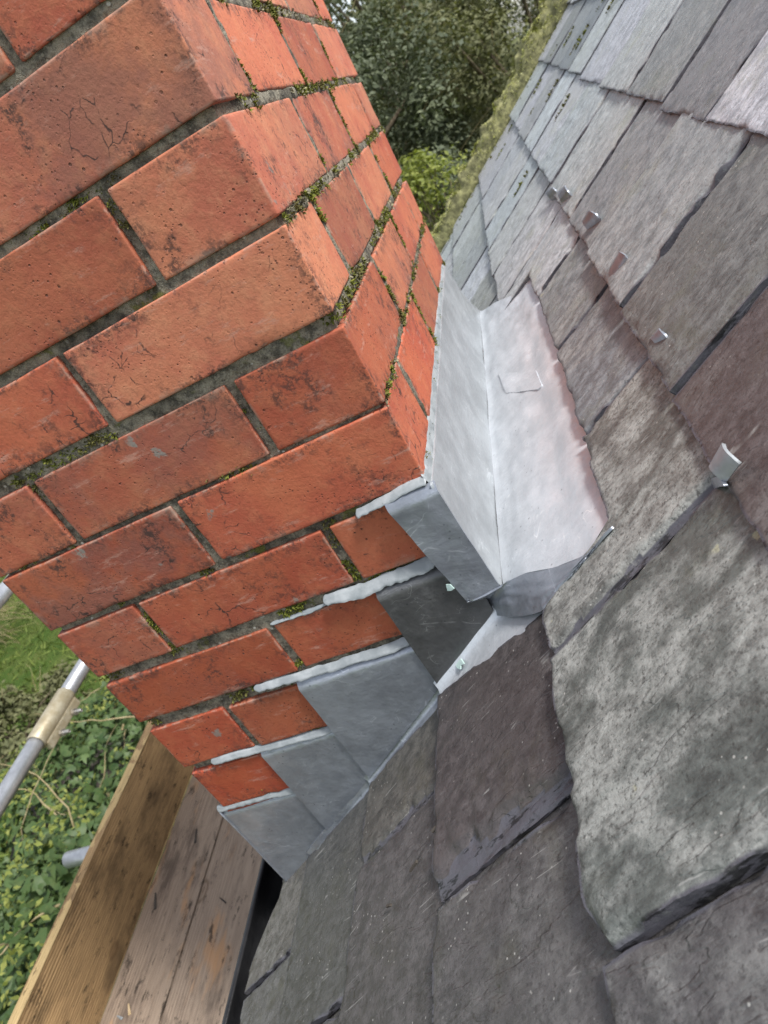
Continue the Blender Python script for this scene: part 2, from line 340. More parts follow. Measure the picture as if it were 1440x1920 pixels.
def axis_cluster(L, cell, ends=(True, True), fine=(.0, .0012, .0026, .0045, .0075, .012)):
    a = [f for f in fine if f < L * .4] if ends[0] else [0.0]
    b = [L - f for f in fine if f < L * .4][::-1] if ends[1] else [L]
    lo, hi = a[-1], b[0]; n = max(1, int(round((hi - lo) / cell)))
    return a + [lo + (hi - lo) * i / n for i in range(1, n)] + b
rs = random.Random(7)
def slate(x0, x1, s0, L=.40, t=.006, h=.008, color=(.16, .155, .15, 1), pale=.3, cell=.010, jag=1.0, flake=.004, near_flake=None,
          tail_fn=None, x0_fn=None, x1_fn=None, corner=0.0, lift=0.0, drop=.018, label=None, wav=1.0):
    """one slate: local a = across (+a towards +X), b = up the slope from the tail"""
    sd = rs.uniform(0, 90); W = x1 - x0
    A = axis_cluster(W, cell); Bv = axis_cluster(.21, cell, (True, False)) + [.25, .30, L]
    nf = near_flake if near_flake is not None else flake
    V, ED = [], []
    for b in Bv:
        for a in A:
            fa = a / W
            l = x0 + (x0_fn(b) if x0_fn else 0) + jag * (.0013 * FB(b * 22, sd, 1) + .0009 * N3(b * 140, sd, 2)); r = x1 + (x1_fn(b) if x1_fn else 0) + jag * (.0013 * FB(b * 22, sd, 5) + .0009 * N3(b * 140, sd, 6))
            x = l + (r - l) * fa
            tl = (tail_fn(x) if tail_fn else 0.0) + jag * (.0016 * FB(x * 30, sd, 9) + .0015 * N3(x * 230, sd, 11))
            if corner: tl += corner * sst(.030, 0, a) + .5 * corner * sst(.010, 0, a)
            s = s0 + (tl + (b / .21) * (.21 - tl) if b < .21 else b)
            dn, df, dt = (x - l), (r - x), (s - s0 - tl)
            wn = nf * (.35 + .9 * abs(FB(b * 30, sd, 20))); wf = flake * (.35 + .9 * abs(FB(b * 30, sd, 24))); wt = flake * (.3 + 1.1 * abs(FB(x * 34, sd, 28)))
            dr = 0.0
            for d, wd in ((dn, wn), (df, wf), (dt, wt)):
                ck = sst(.05, .30, N3(x * 38, s * 38, sd + 40)) if d != dn or nf < .009 else 1.0
                if d < wd: dr = max(dr, .05 + ck * (.18 + .38 * (1 - d / wd)))
                elif d < wd * 1.9 + .001: dr = max(dr, ck * (.12 + .08 * N3(x * 80, s * 80, sd)))
            e = min(dn, df, dt)
            if nf >= .009:
                wb_ = nf * (.45 + .95 * abs(FB(b * 13 + 3, sd, 20)) + .10 * N3(b * 60, sd, 4))
                if dn < wb_: dr = max(dr, .42 + .30 * (1 - dn / wb_) + .10 * (1 if N3(x * 90, s * 20, sd) > .1 else 0)); e = 0.0
            z = h - drop * (b / .40) - t * dr + lift * max(0, 1 - b / .2) + wav * (.0010 * FB(x * 9, s * 5, sd) + .0005 * N3(x * 45, s * 22, sd))
            V.append((-(x), s, z)); ED.append(max(0, e))
    nA, nB = len(A), len(Bv); F = [(j * nA + i, (j + 1) * nA + i, (j + 1) * nA + i + 1, j * nA + i + 1) for j in range(nB - 1) for i in range(nA - 1)]
    ring = [i for i in range(nA)] + [j * nA + nA - 1 for j in range(1, nB)]
    ring = [j * nA for j in range(nB - 1, 0, -1)] + ring
    k = len(V); m = len(ring)
    for lev in (0, 1, 2):
        for q, i in enumerate(ring):
            x, s, z = V[i]; 
            zz = z if lev == 0 else (z - (z - (h - t - drop * 0)) * .55 if lev == 1 else h - t - drop * max(0, (s - s0)) / .40)
            wob = .0011 * N3(x * 190, s * 190, lev * 3 + sd) if lev == 1 else 0
            V.append((x + wob, s + wob - (.0006 if lev == 2 else 0) * 0, min(z, zz))); ED.append(0.0 if lev else ED[i])
    for lev in (0, 1):
        for q in range(m - 1): F.append((k + lev * m + q, k + lev * m + q + 1, k + (lev + 1) * m + q + 1, k + (lev + 1) * m + q))
    cx, cs = (x0 + x1) / 2, s0
    V = [(v[0] + cx, v[1] - cs, v[2]) for v in V]
    me = mesh('slate', V, F, M['slate'])
    at = me.attributes.new('edge', 'FLOAT', 'POINT'); at.data.foreach_set('value', ED)
    at = me.attributes.new('pale', 'FLOAT', 'POINT'); at.data.foreach_set('value', [pale] * len(V))
    return roof_child('slate', me, cx, cs, 0, color=color, label=label)

GREY = (.232, .243, .246, 1); BROWN = (.150, .147, .141, 1); PURP = (.122, .104, .106, 1); LIL = (.455, .462, .474, 1); GRN = (.150, .155, .138, 1); DKB = (.120, .108, .100, 1)
def jit(c, a=.14):
    k = 1 + rs.uniform(-a, a); return tuple(max(.02, x * k * (1 + rs.uniform(-.03, .03))) for x in c[:3]) + (1,)
def ext(js, lo=-1.12, hi=2.34, wd=.222):
    js = sorted(js)
    while js[0] - wd > lo: js.insert(0, js[0] - wd + rs.uniform(-.01, .01))
    while js[-1] + wd < hi - .06: js.append(js[-1] + wd + rs.uniform(-.012, .012))
    if js[0] - lo < .06: js = js[1:]
    return [lo] + js + [hi]
GAP = .0022
def course(idx, s0, slope, joints, cols, clip=None, special=None, pale=(.05, .5), over=None):
    js = ext(joints)
    for a, b in zip(js[:-1], js[1:]):
        parts = [(a, b)]
        if clip: parts = [(max(a, lo), min(b, hi)) for lo, hi in clip if min(b, hi) - max(a, lo) > .03]
        for (p, q_) in parts:
            mid = (p + q_) / 2; kw = {}
            if special:
                for (lo, hi, k) in special:
                    if lo < mid < hi: kw = dict(k)
            far = mid > .75 or mid < -.62
            kw.setdefault('color', jit(rs.choice(cols if mid < .55 or idx > 2 else [LIL, LIL, (.34, .345, .34, 1)]))); kw.setdefault('pale', rs.uniform(*pale)); kw.setdefault('cell', .016 if far else .008)  # far slates of the lower courses paler: reflected sky painted into the colour
            kw.setdefault('t', rs.uniform(.0055, .0080)); kw.setdefault('flake', rs.uniform(.003, .007)); kw.setdefault('h', .0075 + rs.uniform(-.001, .002))
            kw.setdefault('lift', max(0, rs.gauss(.0, .0012)))
            wide = kw.pop('gap', (.0030 + (rs.random() ** 1.6) * .0065) if idx not in (1, 2) or mid < 0 else rs.uniform(.007, .012))
            if idx in (1, 2) and mid > 0: kw['t'] = max(kw['t'], .0095); kw['h'] += .002
            if 'tail_fn' not in kw and over: kw['tail_fn'] = over
            dx = kw.pop('dx', 0)
            st = s0 + slope * max(mid, -.2) + (rs.uniform(-.004, .004) if 's' not in kw else 0); kw.pop('s', None)
            slate(p + wide / 2, q_ - wide / 2, st, **kw)
off = [(-1.15, -.020), (.80, 2.36)]
course(-3, -.650, 0, [-.113, .11, .335, .56], [BROWN, GREY], special=[(-.11, .05, dict(color=(.150, .135, .122, 1), pale=.25, corner=.0, tail_fn=lambda x: .075 * sst(-.085, .0, x))), (-.33, -.12, dict(color=(.140, .132, .126, 1), pale=.1))])
course(-2, -.466, 0, [-.236, -.012], [BROWN, DKB], clip=[(-1.15, -.012), (.80, 2.36)], special=[(-.22, 0, dict(color=(.100, .095, .089, 1), pale=.1, s=1)), (-.45, -.24, dict(color=(.102, .094, .090, 1), pale=.05, s=1))])
course(-1, -.284, 0, [-.120, .10], [BROWN, DKB, PURP], clip=[(-1.15, -.014), (.80, 2.36)],
       special=[(-.12, 0, dict(color=(.110, .100, .088, 1), pale=.15, s=1, near_flake=.013, t=.009, cell=.006, gap=.007)), (-.35, -.12, dict(color=(.100, .089, .087, 1), pale=.1, s=1))])
course(0, -.107, 0, [-.235, -.02], [PURP, BROWN], clip=[(-1.15, -.022), (.80, 2.36)],
       special=[(-.24, 0, dict(color=(.088, .074, .073, 1), pale=.12, s=1, x1_fn=lambda b: -.046 * min(1, b / .18), near_flake=.028, t=.011, h=.0110, cell=.005, gap=.008)), (-.46, -.24, dict(color=(.100, .090, .089, 1), pale=.22, s=1, cell=.006))])
def notch(x): return .093 * sst(-.083, -.073, x)
sp1 = [(-.36, -.13, dict(color=(.120, .126, .115, 1), pale=.85, s=1, t=.0105, h=.0110, gap=.005, flake=.006, near_flake=.008, corner=.007, cell=.006, wav=1.0)),
       (-.14, .07, dict(color=(.122, .117, .106, 1), pale=.85, s=1, tail_fn=notch, t=.010, h=.0115, near_flake=.0105, cell=.006)),
       (.06, .70, dict(tail_fn=lambda x: .093 * sst(.67, .655, x), pale=.45)), (-.60, -.35, dict(color=(.104, .094, .094, 1), pale=.35, s=1, h=.006, cell=.006))]
for k in range(3):
    pass
course(1, .074, .004, [-.343, -.133, .070, .286, .518, .735, .95, 1.17], [GREY, BROWN], special=sp1)
course(2, .258, .018, [-.235, -.025, .172, .400, .607, .880, 1.130, 1.34], [GREY, GREY, BROWN], pale=(.25, .6),
       special=[(-.23, -.03, dict(color=(.112, .090, .088, 1), pale=.22, s=1, h=.0085)), (-.02, .17, dict(color=(.160, .160, .154, 1), pale=.25, s=1, t=.010, h=.0105, gap=.006)), (.17, .40, dict(color=(.290, .306, .310, 1), pale=.35, s=1, t=.011, h=.012, near_flake=.006, gap=.013))])
course(3, .425, .025, [-.15, .075, .298, .492, .720, .960, 1.25, 1.47], [LIL, LIL, GREY], pale=(.1, .45))
course(4, .600, .025, [-.04, .185, .40, .615, .84, 1.1], [LIL, GREY], pale=(.1, .4))
for k, s_ in enumerate((.78, .96, 1.14, 1.32, 1.50)):
    course(5 + k, s_, .02, [-.15 + .11 * (k % 2), .075 + .11 * (k % 2)], [LIL, GREY], pale=(.1, .4))

# tuft builder: many tiny blades in one mesh ("stuff")
def tufts(name, pts, mat, lo, hi, blades, seed=1, wfac=.28):
    r = random.Random(seed); V, F = [], []
    for (p, n) in pts:
        p = Vector(p); n = Vector(n).normalized(); size = r.uniform(lo, hi)
        t1 = n.orthogonal().normalized(); t2 = n.cross(t1)
        for _ in range(blades):
            an = r.uniform(0, 6.283); el = r.uniform(.1, 1.0); sp_ = (t1 * math.cos(an) + t2 * math.sin(an))
            d = (n * el + sp_ * (1.1 - el)).normalized(); b = p + sp_ * size * r.uniform(0, .5) - n * size * .25; l = size * r.uniform(.5, 1.0)
            sd = d.cross(sp_ + n * .3).normalized() * l * wfac
            k = len(V); V += [b - sd, b + sd, b + d * l * .6 + sd * .6, b + d * l + Vector((0, 0, -l * .1)), b + d * l * .6 - sd * .6]; F += [(k, k + 1, k + 2, k + 4), (k + 4, k + 2, k + 3)]
    return mesh(name, V, F, mat, False)
# mossy mortar fillet along the verge
VX = 2.345
def verge_pt(u, s, lump=True):
    # u 0..1 across an arch
    a = math.pi * u; x = VX - .006 + .036 * (1 - math.cos(a)); hh = .072 * math.sin(a) ** .55
    k = 1 + (.42 * FB(s * 9, u * 3, 4) + .45 * N3(s * 24, u * 6, 8) if lump else 0)
    return rw(x + .014 * N3(s * 6, 3, u * 2), s, -.012 + hh * k)
me = grid_mesh('verge_mortar', lin(0, 1, 17), lin(-.70, 1.82, 260), lambda u, s: verge_pt(u, s) - RO, M['verge'])
vm = obj('verge_mortar', me, roof)
rm = random.Random(3); pts = []
for _ in range(11000):
    s = rm.uniform(-.68, 1.80); u = min(1, max(0, rm.gauss(.47, .17)))
    if FB(s * 5, u * 4, 2) + .45 * N3(s * 25, u * 9, 1) < -.02: continue
    p = verge_pt(u, s); n = RN * math.sin(math.pi * u) + Vector((-math.cos(math.pi * u), 0, 0)) * .8
    pts.append((p - RO, n))
obj('verge_moss', tufts('verge_moss', pts, M['moss_y'], .004, .009, 8, 5), roof, kind='stuff')
# small moss pads in the far slate joints
pts = []
for _ in range(13):
    x = rm.uniform(1.2, 2.2); s = rm.uniform(.02, .62)
    for q in range(16): pts.append((rw(x + rm.gauss(0, .003), s + rm.uniform(-.028, .028), .007) - RO, RN))
for _ in range(120): pts.append((rw(rm.uniform(2.22, 2.35), rm.uniform(-.2, .9), .008) - RO, RN))
obj('slate_moss', tufts('slate_moss', pts, M['moss'], .004, .010, 7, 9), roof, kind='stuff')

# ================================================================== CHIMNEY
chim = empty('chimney_stack', (.389, .22, -.70), 'orange red brick chimney stack with mossy recessed mortar joints', 'chimney')
G = .07843; CW, CD = .7775, .44
rb = random.Random(11)
def brick_mesh(dx, dy, dz, seed, fine=True):
    fc = (.0, .0015, .0035, .0065, .011) if fine else (.0, .004)
    cell = .012 if fine else .06
    ax = [[v - L / 2 for v in axis_cluster(L, cell, (True, True), fc)] for L in (dx, dy, dz)]
    H = (dx / 2, dy / 2, dz / 2); V, F, ED, idx = [], [], [], {}
    def vert(p):
        key = (round(p[0], 5), round(p[1], 5), round(p[2], 5))
        if key in idx: return idx[key]
        ds = sorted(H[k] - abs(p[k]) for k in range(3)); e = ds[1]
        nz = FB(p[0] * 24 + seed, p[1] * 24, p[2] * 24); n2 = N3(p[0] * 110 + seed, p[1] * 110, p[2] * 110)
        r = max(.0005, .0010 + .0024 * nz + .0012 * n2)
        if nz > .42: r += .010 * (nz - .42)
        q = Vector([min(H[k] - r, max(-H[k] + r, p[k])) for k in range(3)]); d = Vector(p) - q
        o = q + d.normalized() * r if d.length > 1e-7 else Vector(p)
        if fine: o += d.normalized() * (.0007 * FB(p[0] * 14 + seed, p[1] * 14, p[2] * 14) + .00025 * n2)
        idx[key] = len(V); V.append(o); ED.append(e); return idx[key]
    for k in range(3):
        a, b = [(1, 2), (2, 0), (0, 1)][k]
        for sgn in (-1, 1):
            for i in range(len(ax[a]) - 1):
                for j in range(len(ax[b]) - 1):
                    q = []
                    for (ii, jj) in ((i, j), (i + 1, j), (i + 1, j + 1), (i, j + 1)):
                        p = [0, 0, 0]; p[k] = sgn * H[k]; p[a] = ax[a][ii]; p[b] = ax[b][jj]; q.append(vert(p))
                    F.append(q if sgn > 0 else q[::-1])
    me = mesh('brick', V, F, M['brick']); at = me.attributes.new('edge', 'FLOAT', 'POINT'); at.data.foreach_set('value', ED); return me
ROWOFF = {5: (4, -5), 4: (5, -5), 3: (5, -5), 2: (6, -4.5), 1: (2, -8.5), 0: (2, -5), -1: (6, -7), -2: (7, -10), -3: (0, -12), -4: (-3, -16)}
shared = {}
def add_brick(x0, x1, y0, y1, j, fine):
    lo, hi = ROWOFF.get(j, (4.5, -5)); z0 = j * G + lo / 1000; z1 = (j + 1) * G + hi / 1000
    if fine: z0 += rb.uniform(-.0018, .0008); z1 += rb.uniform(-.0008, .0018)
    c = Vector(((x0 + x1) / 2, (y0 + y1) / 2, (z0 + z1) / 2))
    if fine:
        sh = lambda: rb.uniform(-.0002, .0014)
        me = brick_mesh(x1 - x0 + sh(), y1 - y0 + sh(), z1 - z0, rb.uniform(0, 99))
        c += Vector((rb.uniform(-.0007, .0007), rb.uniform(-.0007, .0007), 0))
    else:
        key = (round(x1 - x0, 3), round(y1 - y0, 3), round(z1 - z0, 4))
        if key not in shared: shared[key] = brick_mesh(x1 - x0, y1 - y0, z1 - z0, rb.uniform(0, 99), False)
        me = shared[key]
    k = rb.uniform(.74, 1.18); hu = rb.uniform(-.16, .16); f = min(1, max(0, (j + 4) / 8)); col = tuple(k * (1 + hu * w_) * (a_ + (b_ - a_) * f) for a_, b_, w_ in ((.88, 1.28, 0), (.84, 1.78, 1), (.70, 1.86, 1.3))) + (1,)  # upper rows paler: weathered clay plus sky light and sheen painted into the tint
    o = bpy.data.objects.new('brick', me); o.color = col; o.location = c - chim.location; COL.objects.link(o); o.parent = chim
    if fine: o.rotation_euler = (rb.uniform(-.004, .004), rb.uniform(-.004, .004), 0)
    return o
h_, g_ = .1025, .010
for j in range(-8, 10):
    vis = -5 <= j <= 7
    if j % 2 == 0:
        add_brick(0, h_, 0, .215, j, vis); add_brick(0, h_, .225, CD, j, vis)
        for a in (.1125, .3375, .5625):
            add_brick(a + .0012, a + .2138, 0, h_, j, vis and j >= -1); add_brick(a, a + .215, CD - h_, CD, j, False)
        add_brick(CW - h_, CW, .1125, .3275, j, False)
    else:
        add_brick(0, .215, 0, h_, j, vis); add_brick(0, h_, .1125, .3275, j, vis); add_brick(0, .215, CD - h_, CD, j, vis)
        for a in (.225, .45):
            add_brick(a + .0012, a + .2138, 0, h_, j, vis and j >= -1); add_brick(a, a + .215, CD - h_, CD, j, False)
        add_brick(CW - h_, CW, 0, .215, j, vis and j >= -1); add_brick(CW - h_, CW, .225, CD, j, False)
# mortar core (recessed, gritty)
def recess(a, z, k):
    v = .0034 + .0042 * FB(a * 7, z * 9, k) + .0016 * FB(a * 60, z * 60, k + 3) + .0008 * N3(a * 240, z * 240, k)
    return min(.0125, max(.0022, v)) if k == 0 else min(.007, max(.0024, v - .0022))
Z0, Z1 = -.66, 10 * G
zs = lin(Z0, Z1, 480); V, F = [], []
def side(n, f):
    k = len(V); us = lin(0, 1, n)
    for z in zs:
        for u in us: V.append(f(u, z) - chim.location)
    for i in range(len(zs) - 1):
        for q in range(n - 1): F.append((k + i * n + q, k + i * n + q + 1, k + (i + 1) * n + q + 1, k + (i + 1) * n + q))
E0 = .006
def ee(u): return min(1, min(u, 1 - u) * 14)
side(150, lambda u, z: Vector((E0 + (recess(u * CD, z, 0) - E0) * ee(1 - u), CD - E0 - u * (CD - 2 * E0), z)))
def back_rec(a, z):
    j = math.floor(z / G + .5); db = abs(z - j * G); jr = math.floor(z / G)
    dp = min(abs(a - p) for p in ((.1075, .3325, .5575) if jr % 2 == 0 else (.22, .445, .67)))
    inj = max(sst(.0085, .0050, db), sst(.0085, .0045, dp))
    return .0070 + inj * (-.0068 + .0018 * FB(a * 30, z * 30, 3) + .0010 * N3(a * 120, z * 120, 5) + .0010 * max(0, FB(a * 8, z * 9, 4)))
side(420, lambda u, z: Vector((E0 + u * (CW - 2 * E0), E0 + (back_rec(u * CW, z) - E0) * ee(u), z)))
side(8, lambda u, z: Vector((CW - E0, E0 + u * (CD - 2 * E0), z))); side(8, lambda u, z: Vector((CW - E0 - u * (CW - 2 * E0), CD - E0, z)))
obj('mortar', mesh('mortar', V, F, M['mortar']), chim)
capm = box_mesh('flaunching', CW - .03, CD - .03, .06, M['mortar'], .01); obj('flaunching', capm, chim, loc=Vector((CW / 2, CD / 2, Z1 + .02)) - chim.location)
# moss in the joints
pts = []
def joint_pts(n, face):
    for _ in range(n):
        j = rb.randint(-4, 7); a = rb.uniform(0, CD if face == 0 else CW)
        if rb.random() < (.72 if face == 0 else .55): z = j * G + rb.uniform(-.004, .005)
        else:
            perps = ((.22,) if j % 2 == 0 else (.1075, .3325)) if face == 0 else ((.1075, .3325, .5575) if j % 2 == 0 else (.22, .445, .67))
            a = rb.choice(perps) + rb.uniform(-.003, .003); z = (j + rb.random()) * G
        if z < (-.01 if face else -.75 * a - .10): continue
        m = FB(a * 9, z * 12, 31 + face * 5)
        if m < (.18 if face == 0 else -.02): continue
        d = recess(a, z, 0) if face == 0 else back_rec(a, z)
        for q in range(4):
            b, zz = a + rb.gauss(0, .004), z + rb.gauss(0, .002)
            pts.append((Vector((d - .001, b, zz)) if face == 0 else Vector((b, d - .001, zz)), Vector((-1, 0, .35)) if face == 0 else Vector((0, -1, .35))))
joint_pts(1900, 0); joint_pts(2400, 1)
pts = [(p - chim.location, n) for p, n in pts]
obj('joint_moss', tufts('joint_moss', pts, M['moss'], .0018, .0050, 6, 21), chim, kind='stuff')
# crusty pale lichen / crumbs on the joints of the back face
pts = []
for _ in range(2600):
    j = rb.randint(0, 7); a = rb.uniform(0, CW); z = j * G + rb.gauss(0, .004)
    if FB(a * 12, z * 14, 77) < -.05: continue
    pts.append((Vector((a, back_rec(a, z) - .0005, z)) - chim.location, Vector((0, -1, .2))))
crumb = mat_moss('joint_crumb', (.22, .20, .13), (.42, .38, .24), (.12, .11, .07))
obj('joint_crumb', tufts('joint_crumb', pts, crumb, .0015, .0038, 5, 33, .45), chim, kind='stuff')

# ================================================================== LEAD WORK
def patch(name, rows, mat, thick=.0022, nrm=None, amp=.0008, freq=14, seed=0, base=Vector()):
    """rows: list of polylines (same length) of Vectors -> thin solid sheet"""
    n, m = len(rows), len(rows[0]); P = [[Vector(p) for p in r] for r in rows]
    def nr(i, j):
        a = P[min(i + 1, n - 1)][j] - P[max(i - 1, 0)][j]; b = P[i][min(j + 1, m - 1)] - P[i][max(j - 1, 0)]
        c = a.cross(b); return c.normalized() if c.length > 1e-12 else Vector((0, 0, 1))
    T, B = [], []
    for i in range(n):
        for j in range(m):
            p = P[i][j]; q = nr(i, j)
            if nrm is not None and q.dot(nrm) < 0: q = -q
            d = amp * (FB(p.x * freq + seed, p.y * freq, p.z * freq) + .3 * N3(p.x * freq * 5, p.y * freq * 5, p.z * freq * 5 + seed))
            T.append(p + q * d - base); B.append(p + q * (d - thick) - base)
    V = T + B; k = n * m; F = []
    for i in range(n - 1):
        for j in range(m - 1):
            a = i * m + j; f = (a, a + 1, a + m + 1, a + m); F += [f, tuple(x + k for x in f[::-1])]
    ring = [j for j in range(m)] + [i * m + m - 1 for i in range(1, n)] + [(n - 1) * m + j for j in range(m - 2, -1, -1)] + [i * m for i in range(n - 2, 0, -1)]
    L = len(ring); R = len(V); V += [V[i] for i in ring] + [V[i + k] for i in ring]
    for q in range(L): F.append((R + q, R + L + q, R + L + (q + 1) % L, R + (q + 1) % L))
    me = mesh(name, V, F, mat)
    bm = bmesh.new(); bm.from_mesh(me); bmesh.ops.recalc_face_normals(bm, faces=bm.faces[:]); bm.to_mesh(me); bm.free()
    return me
def bil(a, b, c, d, n, m):
    """a-b top edge, d-c bottom edge"""
    a, b, c, d = map(Vector, (a, b, c, d)); return [[(a.lerp(b, j / (m - 1))).lerp(d.lerp(c, j / (m - 1)), i / (n - 1)) for j in range(m)] for i in range(n)]
def rl(y, up=.006): return -.160 - .7424 * y + up
fl = empty('step_flashing', (-.004, .22, rl(.22)), 'stepped grey lead flashing dressed down the side face of the chimney', 'flashing')
def sheet(name, x, yl, yr, zl, zr, mat, lo_l=None, lo_r=None, par=fl, seed=0, label=None, n=26, m=20):
    a = (x, yl, zl); b = (x, yr, zr); c = (x, (lo_r or (yr, 0))[0], lo_r[1] if lo_r else rl(yr)); d = (x, (lo_l or (yl, 0))[0], lo_l[1] if lo_l else rl(yl))
    R = bil(a, b, c, d, n, m)
    for i, r in enumerate(R):      # the top edge turns into the joint
        for p in r:
            dz = zl - p.z
            if dz < .006: p.x += .005 * (1 - dz / .006) ** 2
    return obj(name, patch(name, R, mat, .002, Vector((-1, 0, 0)), .0006, 16, seed, par.location), par, label=label)
sheet('lead_sheet', -.0020, .449, .295, -.3245, -.3255, M['lead'], (.4515, -.4975), seed=1)
sheet('lead_sheet', -.0046, .336, .195, -.2445, -.2475, M['lead'], seed=2)
sheet('lead_sheet', -.0072, .2345, .080, -.1635, -.1605, M['lead'], seed=3)
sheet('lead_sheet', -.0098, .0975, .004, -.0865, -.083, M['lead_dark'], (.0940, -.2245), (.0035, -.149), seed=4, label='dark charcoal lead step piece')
# return of the lowest sheet round the front corner
R = bil((-.003, .4495, -.3245), (.30, .4515, -.3245), (.30, .4515, -.50), (-.003, .4520, -.4975), 10, 16)
obj('lead_return', patch('lead_return', R, M['lead'], .002, Vector((0, 1, 0)), .0005, 14, 9, fl.location), fl)
# soakers lying on the slates along the chimney
def soaker(x0, x1, s0, s1, mat, h):
    R = [[rw(x0 + (x1 - x0) * j / 11, s0 + (s1 - s0) * i / 15, h + .010 * max(0, (j - 9) / 2) ** 2 - .004 * i / 15) for j in range(12)] for i in range(16)]
    obj('soaker', patch('soaker', R, mat, .0018, RN, .0007, 20, s0 * 9, fl.location), fl)
soaker(-.082, -.006, -.112, .090, M['lead_skylit'], .0058)
soaker(-.026, -.004, -.295, -.095, M['lead'], .0012)  # lower soakers use greyer lead: shade painted in by the choice of colour
soaker(-.018, -.004, -.475, -.280, M['lead'], .0)

bgut = empty('back_gutter', (.35, -.06, -.12), 'pale grey lead back gutter folded between chimney back and slates', 'flashing')
R = bil((-.010, -.0045, .000), (.735, -.0045, .001), (.835, -.0060, -.129), (-.010, -.0060, -.126), 22, 60)
for r in R:
    for p in r:
        k = (p.z + .127) / .127; p.y -= .010 * (1 - k) ** 3 + .0015 * N3(p.x * 9, 1, p.z * 14)
obj('upstand', patch('upstand', R, M['lead_up'], .0022, Vector((0, -1, 0)), .0008, 12, 2, bgut.location), bgut)
# sole / apron
A0, A1 = Vector((-.012, -.016, -.1265)), Vector((.838, -.016, -.1295))
def apr(u, v):
    wallp = A0.lerp(A1, u)
    x = (-.056 + (.665 + .056) * u); s1 = .160 + .010 * u
    foot = rw(x, s1 * .76, .0045); top = rw(x + .004, s1 + .03, -.0085)
    if v < .72:
        t = v / .72; p = wallp.lerp(foot, t); p.z += .0025 * math.sin(math.pi * t)
        if t < .08: p.z += .002 * (1 - t / .08)
    else:
        t = (v - .72) / .28; p = foot.lerp(top, t) + RN * (.003 * math.sin(math.pi * min(1, t * 1.5)))
    p += RN * (.0026 * FB(x * 8, v * 2.2, 5) + .0010 * N3(x * 40, v * 9, 2)) * min(1, v * 6) * min(1, max(0, (1 - v) * 4))
    return p
apr0 = apr
NBv = [0, .25, .5, .72, .86, 1.0]; NBp = [A0, on_roof(985, 1074, .0195), on_roof(1038, 1064, .0130), on_roof(1090, 1044, .0105), on_roof(1122, 1015, .0095), on_roof(1150, 978, .0060)]
def apr(u, v):
    p = apr0(u, v)
    if u < .16:
        i = max(k for k in range(5) if v >= NBv[k] - 1e-9); t = (v - NBv[i]) / (NBv[i + 1] - NBv[i]); p = p + (NBp[i].lerp(NBp[i + 1], min(1, t)) - apr0(0, v)) * (1 - u / .16) ** 2
    return p
R = [[apr(u, v) for u in lin(0, 1, 70)] for v in lin(0, 1, 34)]
obj('sole', patch('sole', R, M['lead_skylit'], .0022, RN, .0009, 12, 4, bgut.location), bgut)
# lapped patch on the sole
def pix(p):
    d = p - CC; k = d.dot(r2); return 720 + CF * d.dot(r0) / k, 960 + CF * d.dot(r1) / k
G_ = [(u, v, *pix(apr(u, v))) for u in lin(.1, .9, 90) for v in lin(.02, .98, 50)]
def uv_at(px, py): g = min(G_, key=lambda t: (t[2] - px) ** 2 + (t[3] - py) ** 2); return Vector((g[0], g[1]))
c4 = [uv_at(*q) for q in ((935, 702), (1008, 694), (1018, 724), (950, 738))]
R = []
for i in range(10):
    row = []
    for j in range(14):
        q = c4[0].lerp(c4[1], j / 13).lerp(c4[3].lerp(c4[2], j / 13), i / 9); row.append(apr(q.x, q.y) + RN * (.0011 + .0002 * (i / 9)))
    R.append(row)
obj('lap_patch', patch('lap_patch', R, M['lead_skylit'], .0030, RN, .0005, 40, 8, bgut.location), bgut)
# wing turned round the corner on to the side face, then dressed on to the roof
x5 = -.0128
R = bil((x5, .0425, -.0015), (x5, -.006, .0005), (x5, -.014, -.122), (x5, .0205, -.1270), 22, 14)
for r in R:
    for p in r:
        if p.z > -.008: p.x += .007 * ((p.z + .008) / .008) ** 2
        p.x += .0012 * N3(p.y * 60, p.z * 40, 2)
obj('corner_wing', patch('corner_wing', R, M['lead'], .0022, Vector((-1, 0, 0)), .0009, 26, 5, bgut.location), bgut)
up = [Vector((x5, .0205, -.1265)), Vector((x5 - .001, -.010, -.1215)), apr(0, .25), apr(0, .5), apr(0, .72), apr(0, .86), apr(0, .93)]
lo = [on_x(876, 1121, x5 - .001), on_roof(900, 1146, .0085), on_roof(950, 1156, .0075), on_roof(1004, 1150, .0075), on_roof(1031, 1131, .0085), on_roof(1085, 1062, .0105), on_roof(1146, 985, .0115)]
def poly(pl, t):
    k = t * (len(pl) - 1); i = min(len(pl) - 2, int(k)); f = k - i
    p0, p1, p2, p3 = pl[max(0, i - 1)], pl[i], pl[i + 1], pl[min(len(pl) - 1, i + 2)]
    return .5 * ((2 * p1) + (p2 - p0) * f + (2 * p0 - 5 * p1 + 4 * p2 - p3) * f * f + (3 * p1 - p0 - 3 * p2 + p3) * f ** 3)
R = []
for i in range(22):
    v = i / 21; row = []
    for j in range(46):
        u = j / 45; a, b = poly(up, u), poly(lo, u); p = a.lerp(b, v)
        p += (RN * .6 + Vector((-1, 0, 0)) * .5) * (.006 * math.sin(math.pi * v) * math.sin(math.pi * min(1, u * 1.1)) + .0022 * FB(u * 6, v * 4, 3) * math.sin(math.pi * v))
        row.append(p)
    R.append(row)
obj('end_flap', patch('end_flap', R, M['lead'], .0020, RN, .0010, 30, 6, bgut.location), bgut)  # darker lead than the sole: its weaker sky reflection is put in as colour

